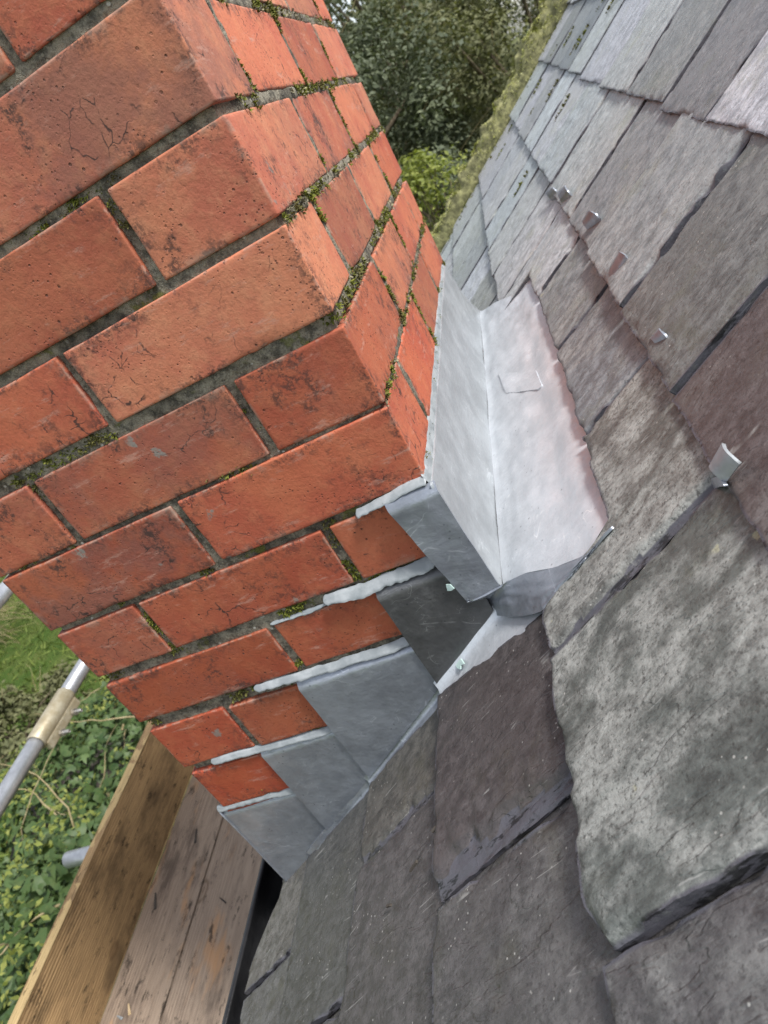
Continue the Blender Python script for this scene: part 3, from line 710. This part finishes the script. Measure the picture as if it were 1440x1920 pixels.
# sealant beads: ragged arched strips
def bead(name, path, w, hgt, out, across, par, seed=0, n=110, m=9, rag=.35, taper=.06):
    path = [Vector(p) for p in path]; out = Vector(out).normalized(); across = Vector(across).normalized(); rows = []
    V, F = [], []
    for i in range(n):
        t = i / (n - 1); p = poly(path, t); wt = w(t) if callable(w) else w
        e = min(1, t / taper, (1 - t) / taper) if taper else 1; e = max(.05, e) ** .5
        fq = (path[-1] - path[0]).length / .14; wa = wt * e * (1 + rag * FB(t * 5 * fq, seed, 1) + .16 * N3(t * 26 * fq, seed, 2)); wb = wt * e * (1 + rag * FB(t * 5 * fq, seed, 11) + .10 * N3(t * 26 * fq, seed, 12))
        for j in range(m):
            a = -1 + 2 * j / (m - 1); off_ = across * (a * (wa if a < 0 else wb) * .5)
            hh = hgt * e * (max(0, 1 - abs(a) ** 5)) * (1 + .22 * FB(t * 4 * fq, a * 1.2, seed)) + .0003 * N3(t * 20 * fq, a * 3, seed) - .0010
            V.append(p + off_ + out * hh - par.location)
    for i in range(n - 1):
        for j in range(m - 1): F.append((i * m + j, i * m + j + 1, (i + 1) * m + j + 1, (i + 1) * m + j))
    me = mesh(name, V, F, M['sealant']); bm = bmesh.new(); bm.from_mesh(me); bmesh.ops.recalc_face_normals(bm, faces=bm.faces[:])
    fs = sum((f.normal for f in bm.faces), Vector())
    if fs.dot(out) < 0: bmesh.ops.reverse_faces(bm, faces=bm.faces[:])
    bm.to_mesh(me); bm.free()
    return obj(name, me, par)
def fillet(pts_, w, xl, par, seed, rag=.4, taper=.05, hgt=.0013, name='sealant_bead'):
    """pts_ = (y, z of the joint); upper edge on the brick, lower edge on the lead at x = xl"""
    xm_ = (.0012 + xl) / 2; bead(name, [(xm_, y, z) for y, z in pts_], w, hgt, (-1, 0, .3), (.0012 - xl, 0, w), par, seed, rag=rag, taper=taper)
fillet([(.4515, -.3205), (.41, -.319), (.37, -.3195), (.336, -.322)], .0105, -.0035, fl, 1, .25, .03)
fillet([(.402, -.2385), (.36, -.239), (.30, -.2415), (.233, -.2435)], .0098, -.0060, fl, 2)
fillet([(.283, -.1535), (.23, -.1560), (.16, -.1580), (.094, -.1575)], .0102, -.0085, fl, 3)
fillet([(.150, -.0770), (.11, -.0800), (.065, -.0790), (.030, -.0765)], .0130, -.0108, fl, 4)
fillet([(.218, -.0845), (.19, -.0850), (.165, -.0850), (.14, -.0835)], .0042, -.0020, fl, 5, .8, .06, .0010, 'sealant_smear')
fillet([(.072, -.0025), (.050, -.0005), (.022, .0035), (.000, .0040)], .0098, -.0125, bgut, 6, .35, .04)
bead('sealant_bead', [(-.005, -.0010, .002), (.10, -.0008, .003), (.30, -.0008, .004), (.50, -.0008, .003), (.742, -.0010, .001)], lambda t: .0135 - .001 * t, .0024, (0, -1, .3), (0, .0045, .0135), bgut, 7, n=220, rag=.5, taper=.01)

# stray flakes of green-white sealant beside the lead
def flake(pts3, label):
    me = bpy.data.meshes.new('sealant_flake'); bm = bmesh.new(); c = sum((Vector(p) for p in pts3), Vector()) / len(pts3)
    vs_ = [bm.verts.new(Vector(p) - c) for p in pts3]; f = bm.faces.new(vs_); r = bmesh.ops.extrude_face_region(bm, geom=[f])
    bmesh.ops.translate(bm, verts=[v for v in r['geom'] if isinstance(v, bmesh.types.BMVert)], vec=RN * .0012 + Vector((-.0014, 0, 0))); bmesh.ops.recalc_face_normals(bm, faces=bm.faces[:])
    bm.to_mesh(me); bm.free(); me.materials.append(M['flake']); o = obj('sealant_flake', me, loc=c); tag(o, label, 'sealant flake'); return o
flake([on_x(u, v, -.0125) for u, v in ((838, 1095), (845, 1095), (853, 1103), (848, 1107), (841, 1107))], 'pale green sealant crumb stuck on dark lead step piece')
flake([on_roof(u, v, .0075) for u, v in ((856, 1247), (864, 1232), (872, 1244), (866, 1246), (865, 1254), (859, 1252))], 'pale green sealant crumb lying on bright lead soaker')

# ================================================================== LEAD TINGLES
# the big one: a leaf-shaped fold lying over the tail
Q4 = [on_roof(u, v, h) for u, v, h in ((1353, 830, .021), (1378, 866, .0185), (1352, 903, .0125), (1328, 874, .0170))]
rows = []
for i in range(11):
    rows.append([Q4[0].lerp(Q4[1], j / 8).lerp(Q4[3].lerp(Q4[2], j / 8), i / 10) + RN * (.0022 * math.sin(math.pi * j / 8) - .0030 * (j / 8) ** 4) for j in range(9)])
st_ = sum(Q4, Vector()) / 4
tb = obj('lead_tingle', patch('lead_tingle', rows, M['lead_up'], .0024, RN, .0005, 60, 3, st_), loc=st_)
stem = [[Q4[2].lerp(rw(-.1225, .243, -.003), k / 5) + RN * (.0015 * math.sin(math.pi * k / 5)) + Vector((.011 * (j / 4 - .5), 0, 0)) for j in range(5)] for k in range(6)]
obj('clip_tail', patch('clip_tail', stem, M['lead'], .0022, RN, .0003, 60, 5, st_), tb)
tag(tb, 'bright folded lead clip over the tail of a reddish purple slate', 'lead clip', 'lead clips hooked over slate tails')
def plate(px, hs_, label):
    """bent lead plate: px = far-left, far-right, near-right, near-left corners seen on the roof"""
    P = [on_roof(u, v, h) for (u, v), h in zip(px, hs_)]; c = sum(P, Vector()) / 4; rows = []
    for i in range(7):
        rows.append([P[0].lerp(P[1], j / 6).lerp(P[3].lerp(P[2], j / 6), i / 6) + RN * (.0022 * math.sin(math.pi * i / 6) + .0006 * N3(i, j, px[0][0])) for j in range(7)])
    for k in (1, 2, 3):   # the fold that goes back down under the slate tail
        rows.append([P[3].lerp(P[2], j / 6) - RN * (.006 * k) - RU * (.0030 * math.sin(math.pi * k / 4)) for j in range(7)])
    o = obj('lead_tingle', patch('lead_tingle', rows, M['lead'], .0022, RN, .0003, 60, px[0][0], c), loc=c)
    return tag(o, label, 'lead clip', 'lead clips hooked over slate tails')
plate([(1220, 632), (1236, 615), (1246, 629), (1229, 645)], (.013, .016, .015, .012), 'small flat lead clip at a slate tail, next along from the bright folded clip')
plate([(1141, 508), (1161, 471), (1171, 478), (1149, 521)], (.015, .020, .018, .012), 'narrow lead clip on slate tail, second along from the bright folded clip')
plate([(1092, 412), (1103, 394), (1117, 402), (1098, 427)], (.018, .022, .018, .012), 'upturned lead clip on slate tail, third along from the bright folded clip')
plate([(1046, 360), (1059, 347), (1064, 359), (1051, 378)], (.018, .022, .018, .012), 'upturned lead clip on slate tail, fourth along from the bright folded clip')
plate([(1022, 360), (1036, 350), (1041, 357), (1028, 369)], (.014, .018, .014, .011), 'small lead clip closest to the mossy verge in the row of clips')

# ================================================================== GUTTER, SCAFFOLD
def on_y(u, v, y): d = ray(u, v); return CC + d * ((y - CC.y) / d.y)
gut = empty('rain_gutter', (.6, .538, -.60), 'black plastic rain gutter running under the slate eaves', 'gutter')
prof = []
for k in range(17):
    a = math.pi * k / 16; prof.append((.0555 * math.cos(a), -.0555 * math.sin(a)))
prof = [(.0495, .004), (.0500, .0075), (.0570, .0075), (.0585, .003)] + prof[1:-1] + [(-.0585, .003), (-.057, .0075), (-.050, .0075), (-.0495, .004)]
inner = [(.0528 * math.cos(math.pi * k / 16), -.0528 * math.sin(math.pi * k / 16)) for k in range(15, 0, -1)]
pr = prof + inner
xsg = lin(-1.15, 2.34, 30); V, F = [], []
for x in xsg:
    for (y, z) in pr: V.append((x - .6, y, z))
m = len(pr)
for i in range(len(xsg) - 1):
    for q in range(m): F.append((i * m + q, (i + 1) * m + q, (i + 1) * m + (q + 1) % m, i * m + (q + 1) % m))
gm = mesh('trough', V, F, M['gutter']); obj('trough', gm, gut)
for x in (-.75, .10, .95, 1.8):
    V, F = [], []
    for xx in (x - .6 - .012, x - .6 + .012):
        for k in range(13):
            a = math.pi * k / 12
            for r_ in (.0562, .0605): V.append((xx, r_ * math.cos(a), -r_ * math.sin(a)))
    n_ = 26
    for k in range(12):
        a, b = 2 * k, 2 * k + 2
        F += [(a, a + 1, b + 1, b), (n_ + a, n_ + b, n_ + b + 1, n_ + a + 1), (a + 1, n_ + a + 1, n_ + b + 1, b + 1), (a, b, n_ + b, n_ + a)]
    obj('bracket', mesh('bracket', V, F, M['gutter'], False), gut)
fas = obj('fascia_board', box_mesh('fascia_board', 3.48, .022, .16, M['timber'], .002), loc=(.60, .466, -.640)); tag(fas, 'dark fascia board behind the black gutter', 'fascia board')

ZB = -1.20
def board(name, mats, x0, x1, dy, dz, loc, seed, wob=.0012):
    """sawn board along X with slightly uneven edges; mats = (face, edge)"""
    xs = lin(x0, x1, 70); ys = [-dy / 2, -dy / 2 + .002] + lin(-dy / 2 + .03, dy / 2 - .03, 6) + [dy / 2 - .002, dy / 2]
    ring = [(y, dz / 2 - (.002 if i in (0, len(ys) - 1) else 0)) for i, y in enumerate(ys)] + [(y, -dz / 2 + (.002 if i in (0, len(ys) - 1) else 0)) for i, y in list(enumerate(ys))[::-1]]
    V, F, mi = [], [], []
    for x in xs:
        for (y, z) in ring: V.append((x + .003 * N3(y * 30, z * 30, seed) * (1 if x in (x0, x1) else 0), y + wob * N3(x * 4, seed, y * 2), z + wob * N3(x * 3, seed + 5, y * 6)))
    m_ = len(ring)
    for i in range(len(xs) - 1):
        for q in range(m_): F.append((i * m_ + q, (i + 1) * m_ + q, (i + 1) * m_ + (q + 1) % m_, i * m_ + (q + 1) % m_))
    F.append(tuple(range(m_))); F.append(tuple(range((len(xs) - 1) * m_ + m_ - 1, (len(xs) - 1) * m_ - 1, -1)))
    me = mesh(name, V, F, mats[0], False); bm = bmesh.new(); bm.from_mesh(me); bmesh.ops.recalc_face_normals(bm, faces=bm.faces[:]); bm.to_mesh(me); bm.free()
    if len(mats) > 1:
        me.materials.append(mats[1])
        for p in me.polygons:
            if p.normal.z > .6: p.material_index = 1
    return obj(name, me, loc=loc)
PLW = .207; Y1 = 1.527
lbl = ['stained scaffold board lying against the foot of the upright toe board', 'stained scaffold board, second from the toe board, beside the black gutter', 'scaffold board, third from the toe board, under the gutter', 'scaffold board, fourth from the toe board, under the gutter']
for k in range(4):
    b_ = board('scaffold_board', (M['plank'],), -1.3, 2.6, PLW - .006, .038, (0, Y1 - PLW * (k + .5), ZB - .019 - .001 * (k % 2)), 3 + k * 7)
    tag(b_, lbl[k], 'scaffold board', 'scaffold boards laid along the eaves')
toe = board('toe_board', (M['toe'], M['toe_top']), -1.3, 2.6, .026, .236, (0, Y1 + .0145, ZB + .118), 41, .0018)
tag(toe, 'golden brown toe board standing on edge along the scaffold', 'toe board')
def tube_mesh(name, p0, p1, r_, mat, n=20, wall=.004, seg=1):
    p0, p1 = Vector(p0), Vector(p1); d = (p1 - p0).normalized(); a = d.orthogonal().normalized(); b = d.cross(a); V, F = [], []
    rings = [(p0, r_ - wall), (p0, r_ - .001), (p0 + d * .001, r_)] + [(p0.lerp(p1, k / seg), r_) for k in range(1, seg)] + [(p1 - d * .001, r_), (p1, r_ - .001), (p1, r_ - wall), (p1 - d * .05, r_ - wall), (p1 - d * .05, .0005)]
    rings = [(p0 + d * .05, .0005), (p0 + d * .05, r_ - wall)] + rings
    for (p, rr) in rings:
        for k in range(n): V.append(p + (a * math.cos(6.28318 * k / n) + b * math.sin(6.28318 * k / n)) * rr)
    for i in range(len(rings) - 1):
        for k in range(n): F.append((i * n + k, i * n + (k + 1) % n, (i + 1) * n + (k + 1) % n, (i + 1) * n + k))
    me = mesh(name, V, F, mat); bm = bmesh.new(); bm.from_mesh(me); bmesh.ops.recalc_face_normals(bm, faces=bm.faces[:]); bm.to_mesh(me); bm.free(); return me
RY = 1.65
pa, pb = on_y(150, 1262, RY), on_y(8, 1487, RY); RZ = (pa.z + pb.z) / 2
c0, c1 = on_y(72, 1398, RY).x, on_y(124, 1301, RY).x
rail = empty('guard_rail', (0, RY, RZ), 'galvanised scaffold guard rail tube joined by a yellowed sleeve coupler', 'scaffold tube')
xm = (c0 + c1) / 2
obj('tube', tube_mesh('tube', (-1.5, 0, 0), (xm - .002, 0, 0), .02415, M['galv'], 24), rail); obj('tube', tube_mesh('tube', (xm + .002, 0, 0), (2.9, 0, 0), .02415, M['galv'], 24), rail)
# sleeve coupler: split sleeve, rib, two bolts with nuts
cpl = obj('sleeve_coupler', tube_mesh('sleeve_coupler', (c0, 0, 0), (c1, 0, 0), .0295, M['coupler'], 28, .005), rail)
def on_cpl(name, me, loc): o = obj(name, me, cpl, loc=loc); return o
rib = box_mesh('clamp_rib', (c1 - c0) * .94, .020, .030, M['coupler'], .004); on_cpl('clamp_rib', rib, (xm, -.018, -.030))
for f_ in (.30, .72):
    xb = c0 + (c1 - c0) * f_
    on_cpl('bolt', tube_mesh('bolt', (xb, -.062, -.040), (xb, -.004, -.034), .0062, M['bolt'], 12, .002), (0, 0, 0))
    bm = bmesh.new(); bmesh.ops.create_cone(bm, cap_ends=True, segments=6, radius1=.0115, radius2=.0115, depth=.011); bmesh.ops.rotate(bm, verts=bm.verts[:], matrix=Matrix.Rotation(math.pi / 2, 3, 'X'))
    me = bpy.data.meshes.new('nut'); bm.to_mesh(me); bm.free(); me.materials.append(M['bolt']); on_cpl('nut', me, (xb, -.036, -.038))
pu = on_y(6, 1112, RY)
r2_ = obj('top_rail', tube_mesh('top_rail', (-1.5, 0, 0), (2.9, 0, 0), .02415, M['galv'], 24), loc=(0, RY, pu.z)); tag(r2_, 'upper galvanised guard rail tube running past the chimney front corner', 'scaffold tube')
te = on_y(128, 1612, 1.74)
for k, (xx, yend) in enumerate(((te.x, te.y), (-1.05, 1.95), (2.35, 1.95))):
    t_ = obj('transom_tube', tube_mesh('transom_tube', (0, .14 if k else Y1 + .030, 0), (0, yend, 0), .02415, M['galv'], 24), loc=(xx, 0, te.z if k == 0 else ZB - .0630))
    tag(t_, ['short galvanised tube end poking out beyond the toe board', 'galvanised transom tube under the near end of the scaffold boards', 'galvanised transom tube under the far end of the scaffold boards'][k], 'scaffold tube')
for k, xx in enumerate((-1.2, 2.5)):
    s_ = obj('scaffold_standard', tube_mesh('scaffold_standard', (0, 0, GZ - .05), (0, 0, .35), .02415, M['galv'], 20), loc=(xx, RY + .0490, 0))
    tag(s_, ['upright galvanised scaffold standard at the near end of the rails', 'upright galvanised scaffold standard at the far end of the rails'][k], 'scaffold tube')

# litter on the boards
def splinter(u, v, L_, wd, ang, mat, name, label, cat, grp=None, z=ZB, r_=None):
    d = ray(u, v); p = CC + d * ((z - CC.z) / d.z)
    bm = bmesh.new(); bmesh.ops.create_cube(bm, size=1)
    for q in bm.verts:
        tp = .45 if q.co.x > 0 else 1.0; q.co = Vector((q.co.x * L_, q.co.y * wd * tp + .002 * q.co.x, q.co.z * wd * .45 + .1 * wd * (1 if q.co.x > 0 else 0)))
    bmesh.ops.bevel(bm, geom=bm.edges[:], offset=wd * .12, segments=1, affect='EDGES')
    me = bpy.data.meshes.new(name); bm.to_mesh(me); bm.free(); me.materials.append(mat)
    o = obj(name, me, loc=p + Vector((0, 0, wd * .22))); o.rotation_euler = (0, 0, ang); tag(o, label, cat, grp); return o
splinter(243, 1893, .032, .008, .5, M['straw'], 'wood_chip', 'pale wood chip lying by the toe board foot', 'wood chip')
splinter(225, 1908, .022, .007, 1.1, M['sealant'], 'sealant_crumb', 'small grey crumb beside the pale wood chip on the board', 'crumb')
splinter(418, 1688, .034, .004, .9, M['gutter'], 'bent_nail', 'thin dark nail lying on the second scaffold board', 'nail')
splinter(368, 1568, .050, .008, .2, M['timber'], 'dark_splinter', 'dark splinter lying on the first scaffold board', 'splinter')
splinter(292, 1690, .055, .009, .35, M['timber'], 'dark_splinter', 'dark splinter on the board close to the toe board', 'splinter')
# chips on the slates
def chip(u, v, L_, wd, ang, label):
    p = on_roof(u, v, .009); bm = bmesh.new(); bmesh.ops.create_cube(bm, size=1); r = random.Random(u)
    for q in bm.verts: q.co = Vector((q.co.x * wd * r.uniform(.7, 1.2), q.co.y * L_ * r.uniform(.8, 1.2), q.co.z * .002 + .0006 * r.random()))
    me = bpy.data.meshes.new('slate_chip'); bm.to_mesh(me); bm.free(); me.materials.append(M['timber'])
    o = bpy.data.objects.new('slate_chip', me); COL.objects.link(o); o.matrix_basis = Matrix.Translation(p) @ RROT @ Matrix.Rotation(ang, 4, 'Z'); tag(o, label, 'slate chip')
chip(776, 1625, .012, .003, .2, 'small dark slate chip lying on brown slate below the lead flashing')
chip(730, 1698, .009, .0025, -.3, 'tiny dark slate chip further down the brown slates')
chip(815, 1555, .008, .003, .1, 'tiny slate chip near the split slate edge')

# ================================================================== VEGETATION
def leaf_mesh(name, P, Nn, size, mat, shape='oval', seed=0):
    rg = np.random.default_rng(seed); n = len(P); P = np.asarray(P, float); Nn = np.asarray(Nn, float)
    Nn = Nn + rg.normal(0, .55, (n, 3)); Nn /= np.linalg.norm(Nn, axis=1)[:, None] + 1e-9
    T = rg.normal(0, 1, (n, 3)); T -= (T * Nn).sum(1)[:, None] * Nn; T /= np.linalg.norm(T, axis=1)[:, None] + 1e-9; B = np.cross(Nn, T)
    S = rg.uniform(size[0], size[1], n)[:, None, None]
    if shape == 'ivy':
        tv = np.array([(0, 0, 0), (-.45, .10, -.06), (-.50, .42, -.10), (-.20, .50, .0), (0, 1.0, -.14), (.20, .50, .0), (.50, .42, -.10), (.45, .10, -.06), (0, .45, .06)]); tf = [(0, 8, 2, 1), (8, 3, 2), (8, 4, 3), (8, 5, 4), (8, 6, 5), (0, 7, 6, 8)]
    elif shape == 'oval':
        tv = np.array([(0, 0, 0), (-.24, .45, .06), (0, 1, -.08), (.24, .45, .06)]); tf = [(0, 3, 2, 1)]
    else:
        tv = np.array([(0, 0, 0), (-.06, .5, .02), (0, 1, -.03), (.06, .5, .02)]); tf = [(0, 3, 2, 1)]
    k = len(tv); V = P[:, None, :] + S * (tv[None, :, 0:1] * T[:, None] + tv[None, :, 1:2] * B[:, None] + tv[None, :, 2:3] * Nn[:, None])
    V = V.reshape(-1, 3); me = bpy.data.meshes.new(name); me.vertices.add(len(V)); me.vertices.foreach_set('co', V.ravel())
    lt = np.concatenate([np.array(f) for f in tf]); ln = np.array([len(f) for f in tf]); loops = (np.arange(n)[:, None] * k + lt[None]).ravel()
    tot = np.tile(ln, n); st = np.concatenate([[0], np.cumsum(tot)[:-1]])
    me.loops.add(len(loops)); me.loops.foreach_set('vertex_index', loops.astype(np.int32)); me.polygons.add(len(tot))
    me.polygons.foreach_set('loop_start', st.astype(np.int32)); me.polygons.foreach_set('loop_total', tot.astype(np.int32))
    me.update(calc_edges=True); me.validate(); me.materials.append(mat); return me
def stem_mesh(name, paths, mat, n=6):
    V, F = [], []
    for pts_, r0_, r1_ in paths:
        k0 = len(V); L = len(pts_)
        for i, p in enumerate(pts_):
            d = (pts_[min(i + 1, L - 1)] - pts_[max(i - 1, 0)]).normalized(); a = d.orthogonal().normalized(); b = d.cross(a); rr = r0_ + (r1_ - r0_) * i / (L - 1)
            for q in range(n): V.append(p + (a * math.cos(6.283 * q / n) + b * math.sin(6.283 * q / n)) * rr)
        for i in range(L - 1):
            for q in range(n): F.append((k0 + i * n + q, k0 + i * n + (q + 1) % n, k0 + (i + 1) * n + (q + 1) % n, k0 + (i + 1) * n + q))
    return mesh(name, V, F, mat)
def wander(r, p, d, L, n, wig, grav=0.0):
    out = [Vector(p)]; d = Vector(d).normalized()
    for _ in range(n):
        d = (d + Vector((r.gauss(0, wig), r.gauss(0, wig), r.gauss(0, wig) + grav))).normalized(); out.append(out[-1] + d * (L / n))
    return out
def shrub(name, base, rad, label, cat, mat, nleaf, size, seed, clumps=60, shape='oval', trunk_r=.05, twigs=18, twig_mat='twig', shell=.55, group=None, clump_r=.22, twig_len=.6):
    """base = ground point, rad = (rx, ry, rz) of the crown, crown centre at base + (0,0,lift)"""
    r = random.Random(seed); rg = np.random.default_rng(seed); base = Vector(base); rx, ry, rz = rad[:3]; cz = rad[3]
    e = empty(name, base, label, cat, group); cc = []
    while len(cc) < clumps:
        v = Vector((r.gauss(0, 1), r.gauss(0, 1), r.gauss(0, 1))).normalized() * (r.uniform(shell, 1.0) * r.uniform(.86, 1.08))
        if v.z < -.75: continue
        cc.append(Vector((v.x * rx, v.y * ry, v.z * rz + cz)))
    per = nleaf // clumps; P, Nn = [], []
    for c in cc:
        k = max(6, int(per * r.uniform(.55, 1.5))); cr = clump_r * r.uniform(.6, 1.35)
        q = rg.normal(0, 1, (k, 3)); q /= np.linalg.norm(q, axis=1)[:, None]; q *= (rg.uniform(.15, 1, (k, 1)) ** .6) * cr; q[:, 2] *= .75
        P.append(q + np.array(c)); nn = q / (cr + 1e-6) + np.array([0, 0, .55]) + np.array(c / max(c.length, .01)) * .4; Nn.append(nn)
    obj('crown', leaf_mesh('crown', np.concatenate(P), np.concatenate(Nn), size, mat, shape, seed), e)
    paths = []
    tp = wander(r, (0, 0, -.1), (r.gauss(0, .1), r.gauss(0, .1), 1), cz + .1, 7, .06); paths.append((tp, trunk_r, trunk_r * .55))
    for c in r.sample(cc, min(len(cc), 22)):
        s0_ = tp[r.randint(3, 7)]; mid = s0_.lerp(c, .5) + Vector((r.gauss(0, .08), r.gauss(0, .08), r.gauss(.05, .06))); paths.append(([s0_, s0_.lerp(mid, .5) + Vector((0, 0, .02)), mid, mid.lerp(c, .6), c], trunk_r * .45, trunk_r * .10))
    obj('trunk', stem_mesh('trunk', paths, M['bark']), e)
    if twigs:
        tw = []
        for _ in range(twigs):
            c = r.choice(cc); d = Vector((c.x / rx, c.y / ry, (c.z - cz) / rz)).normalized(); tw.append((wander(r, c * .92, d + Vector((r.gauss(0, .7), r.gauss(0, .7), r.gauss(.1, .5))), twig_len * r.uniform(.5, 1.3), 7, .22, -.03), .0045, .0012))
        obj('twigs', stem_mesh('twigs', tw, M[twig_mat], 5), e, kind='stuff')
    return e
GR = GZ
# hedge of trees beyond the verge (seen between chimney and roof)
shrub('evergreen_tree', (8.6, 1.6, GR), (2.0, 2.0, 2.6, 3.0), 'dark dense evergreen tree growing beyond the mossy verge', 'tree', M['ever'], 80000, (.035, .080), 1, 230, twigs=60, trunk_r=.12, clump_r=.36, twig_len=1.1)
shrub('evergreen_tree', (9.6, -.9, GR), (2.0, 1.7, 2.5, 3.1), 'olive green bushy tree growing next to the dark evergreen tree', 'tree', M['olive'], 64000, (.035, .075), 2, 200, twigs=70, trunk_r=.11, clump_r=.34, twig_len=1.1)
shrub('rust_tree', (12.0, -3.2, GR), (2.2, 2.0, 2.6, 3.3), 'brown tinged thin tree behind the top of the mossy verge', 'tree', M['rust'], 22000, (.05, .10), 3, 130, twigs=90, trunk_r=.11, clump_r=.4, twig_len=1.3)
shrub('evergreen_tree', (12.8, 3.6, GR), (2.6, 2.6, 3.0, 3.6), 'tall olive tree standing behind the dark evergreen tree', 'tree', M['olive'], 30000, (.06, .13), 4, 170, twigs=50, trunk_r=.13, clump_r=.45, twig_len=1.2)
shrub('evergreen_tree', (13.5, .6, GR), (2.8, 2.4, 3.3, 4.2), 'large dim evergreen tree filling the gap behind both nearer trees', 'tree', M['ever'], 36000, (.06, .14), 5, 180, twigs=30, trunk_r=.14, clump_r=.48, twig_len=1.2)
shrub('evergreen_tree', (16.5, 8.5, GR), (3.0, 3.2, 3.4, 4.2), 'tall dark tree at the far end of the lawn', 'tree', M['ever'], 26000, (.07, .16), 6, 150, twigs=30, trunk_r=.15, clump_r=.55, twig_len=1.2)
d_ = ray(795, 335); d_.normalize(); p_ = CC + d_ * 5.6
shrub('yellow_shrub', (p_.x, p_.y, GR), (.28, .28, .42, p_.z - GR - .16), 'bright yellow green shrub top behind the foot of the mossy verge', 'shrub', M['ylow'], 2000, (.03, .06), 7, 46, twigs=14, trunk_r=.03, clump_r=.13, twig_len=.35)
# far boundary so that no bare horizon shows between the trees: a wood that reads as one mass
rw_ = np.random.default_rng(5); n_ = 60000
ang = rw_.uniform(-1.2, 1.9, n_); rad_ = rw_.uniform(24, 28, n_); hh = rw_.uniform(0, 1, n_) ** .8 * (5.0 + 1.6 * np.sin(ang * 9) + 1.1 * np.sin(ang * 23 + 1))
Pw = np.stack([rad_ * np.cos(ang), rad_ * np.sin(ang), GR + hh], 1); Nw = np.stack([-np.cos(ang), -np.sin(ang), .8 + 0 * ang], 1)
fw = obj('far_wood', leaf_mesh('far_wood', Pw, Nw, (.25, .55), M['olive'], 'oval', 9), kind='stuff'); fw['label'] = 'distant belt of dull green woodland closing off the garden'
# ivy bank below the scaffold
rv = np.random.default_rng(12)
def bank_top(x, y):
    return -2.02 + .26 * math.sin(x * 1.7 + .5) * math.cos(y * 1.9) + .30 * FB(x * .9, y * .9, 3) - max(0, (y - 3.1)) * .36 - max(0, (2.25 - y)) * .5
def bank(name, label, x0, x1, y0, y1, nleaf, size, mat, seed, dz=0.0, thr=-9, shape='ivy'):
    e = empty(name, ((x0 + x1) / 2, (y0 + y1) / 2, GR), label, 'ivy' if shape == 'ivy' else 'shrub'); r = random.Random(seed); P, Nn = [], []
    while len(P) < nleaf:
        x, y = r.uniform(x0, x1), r.uniform(y0, y1)
        if N3(x * 2.3, y * 2.3, seed) < thr: continue
        cl = N3(x * 5, y * 5, seed + 2); dep = abs(r.gauss(0, .17)); z = bank_top(x, y) + dz + .14 * cl - dep
        if z < GR + .05: continue
        P.append((x - e.location.x, y - e.location.y, z - GR)); Nn.append((-.15 + .5 * N3(x * 6, y * 6, 1), -.25 + .5 * N3(x * 6, y * 6, 9), 1.0))
    obj('leaves', leaf_mesh('leaves', P, Nn, size, mat, shape, seed), e)
    paths = []
    for _ in range(46):
        x, y = r.uniform(x0, x1), r.uniform(y0, y1); z = bank_top(x, y) + dz - .18
        paths.append((wander(r, (x - e.location.x, y - e.location.y, z - GR), (r.gauss(0, 1), r.gauss(0, 1), .55), r.uniform(.35, 1.0), 8, .20, -.04), r.uniform(.004, .011), .0018))
    for _ in range(10):
        x, y = r.uniform(x0 + .3, x1 - .3), r.uniform(y0 + .3, y1 - .3); paths.append((wander(r, (x - e.location.x, y - e.location.y, -.05), (0, 0, 1), bank_top(x, y) - GR - .1, 7, .1), .03, .012))
    obj('stems', stem_mesh('stems', paths, M['twig']), e, kind='stuff')
    return e
bank('ivy_bank', 'dark glossy ivy bank growing below the scaffold toe board', -1.2, 6.0, 1.95, 4.9, 24000, (.022, .095), M['ivy'], 31)
bank('pale_shrub', 'light yellow green leafy shoots growing up through the ivy bank', -.2, 6.2, 2.3, 5.0, 7000, (.025, .055), M['ylow'], 47, .08, .08, 'oval')
# dark soil core under the ivy so that the bank is solid
me = grid_mesh('ivy_soil', lin(-1.3, 6.1, 38), lin(1.9, 5.0, 18), lambda x, y: (x, y, max(GR - .1, bank_top(x, y) - .34) if -1.25 < x < 6.0 and 1.95 < y < 4.9 else GR - .1), M['timber'])
so = obj('soil_bank', me, kind='structure')
rgn = np.random.default_rng(8); ng = 42000
Pg = np.stack([rgn.uniform(2.5, 16, ng), rgn.uniform(4.6, 18, ng), np.full(ng, GR) + rgn.uniform(-.02, .04, ng)], 1); Ng = np.stack([rgn.normal(0, .6, ng), rgn.normal(0, .6, ng), np.full(ng, .5)], 1)
go = obj('rough_grass', leaf_mesh('rough_grass', Pg, Ng, (.10, .26), mat_leaf('grass_blade', (.10, .17, .03), (.24, .29, .07), (.15, .20, .045), .6, .3), 'blade', 17), kind='stuff'); go['label'] = 'rough green grass and fallen leaves on the lawn'
# bare twiggy shrub and leafy shrubs at the edge of the lawn
def on_z(u, v, z): d = ray(u, v); return CC + d * ((z - CC.z) / d.z)
p_ = on_z(-40, 1250, GR)
shrub('bare_shrub', (p_.x, p_.y, GR), (.9, .9, .7, .8), 'bare brown twiggy shrub standing at the edge of the lawn', 'shrub', M['rust'], 900, (.03, .06), 15, 50, twigs=340, trunk_r=.03, clump_r=.2, twig_len=.8)
p_ = on_z(55, 1385, GR + .5)
shrub('silver_shrub', (p_.x, p_.y, GR), (.75, .7, .5, .55), 'pale grey green shrub between the lawn and the ivy bank', 'shrub', M['olive'], 5200, (.05, .10), 16, 60, twigs=30, trunk_r=.03, clump_r=.18, twig_len=.5)
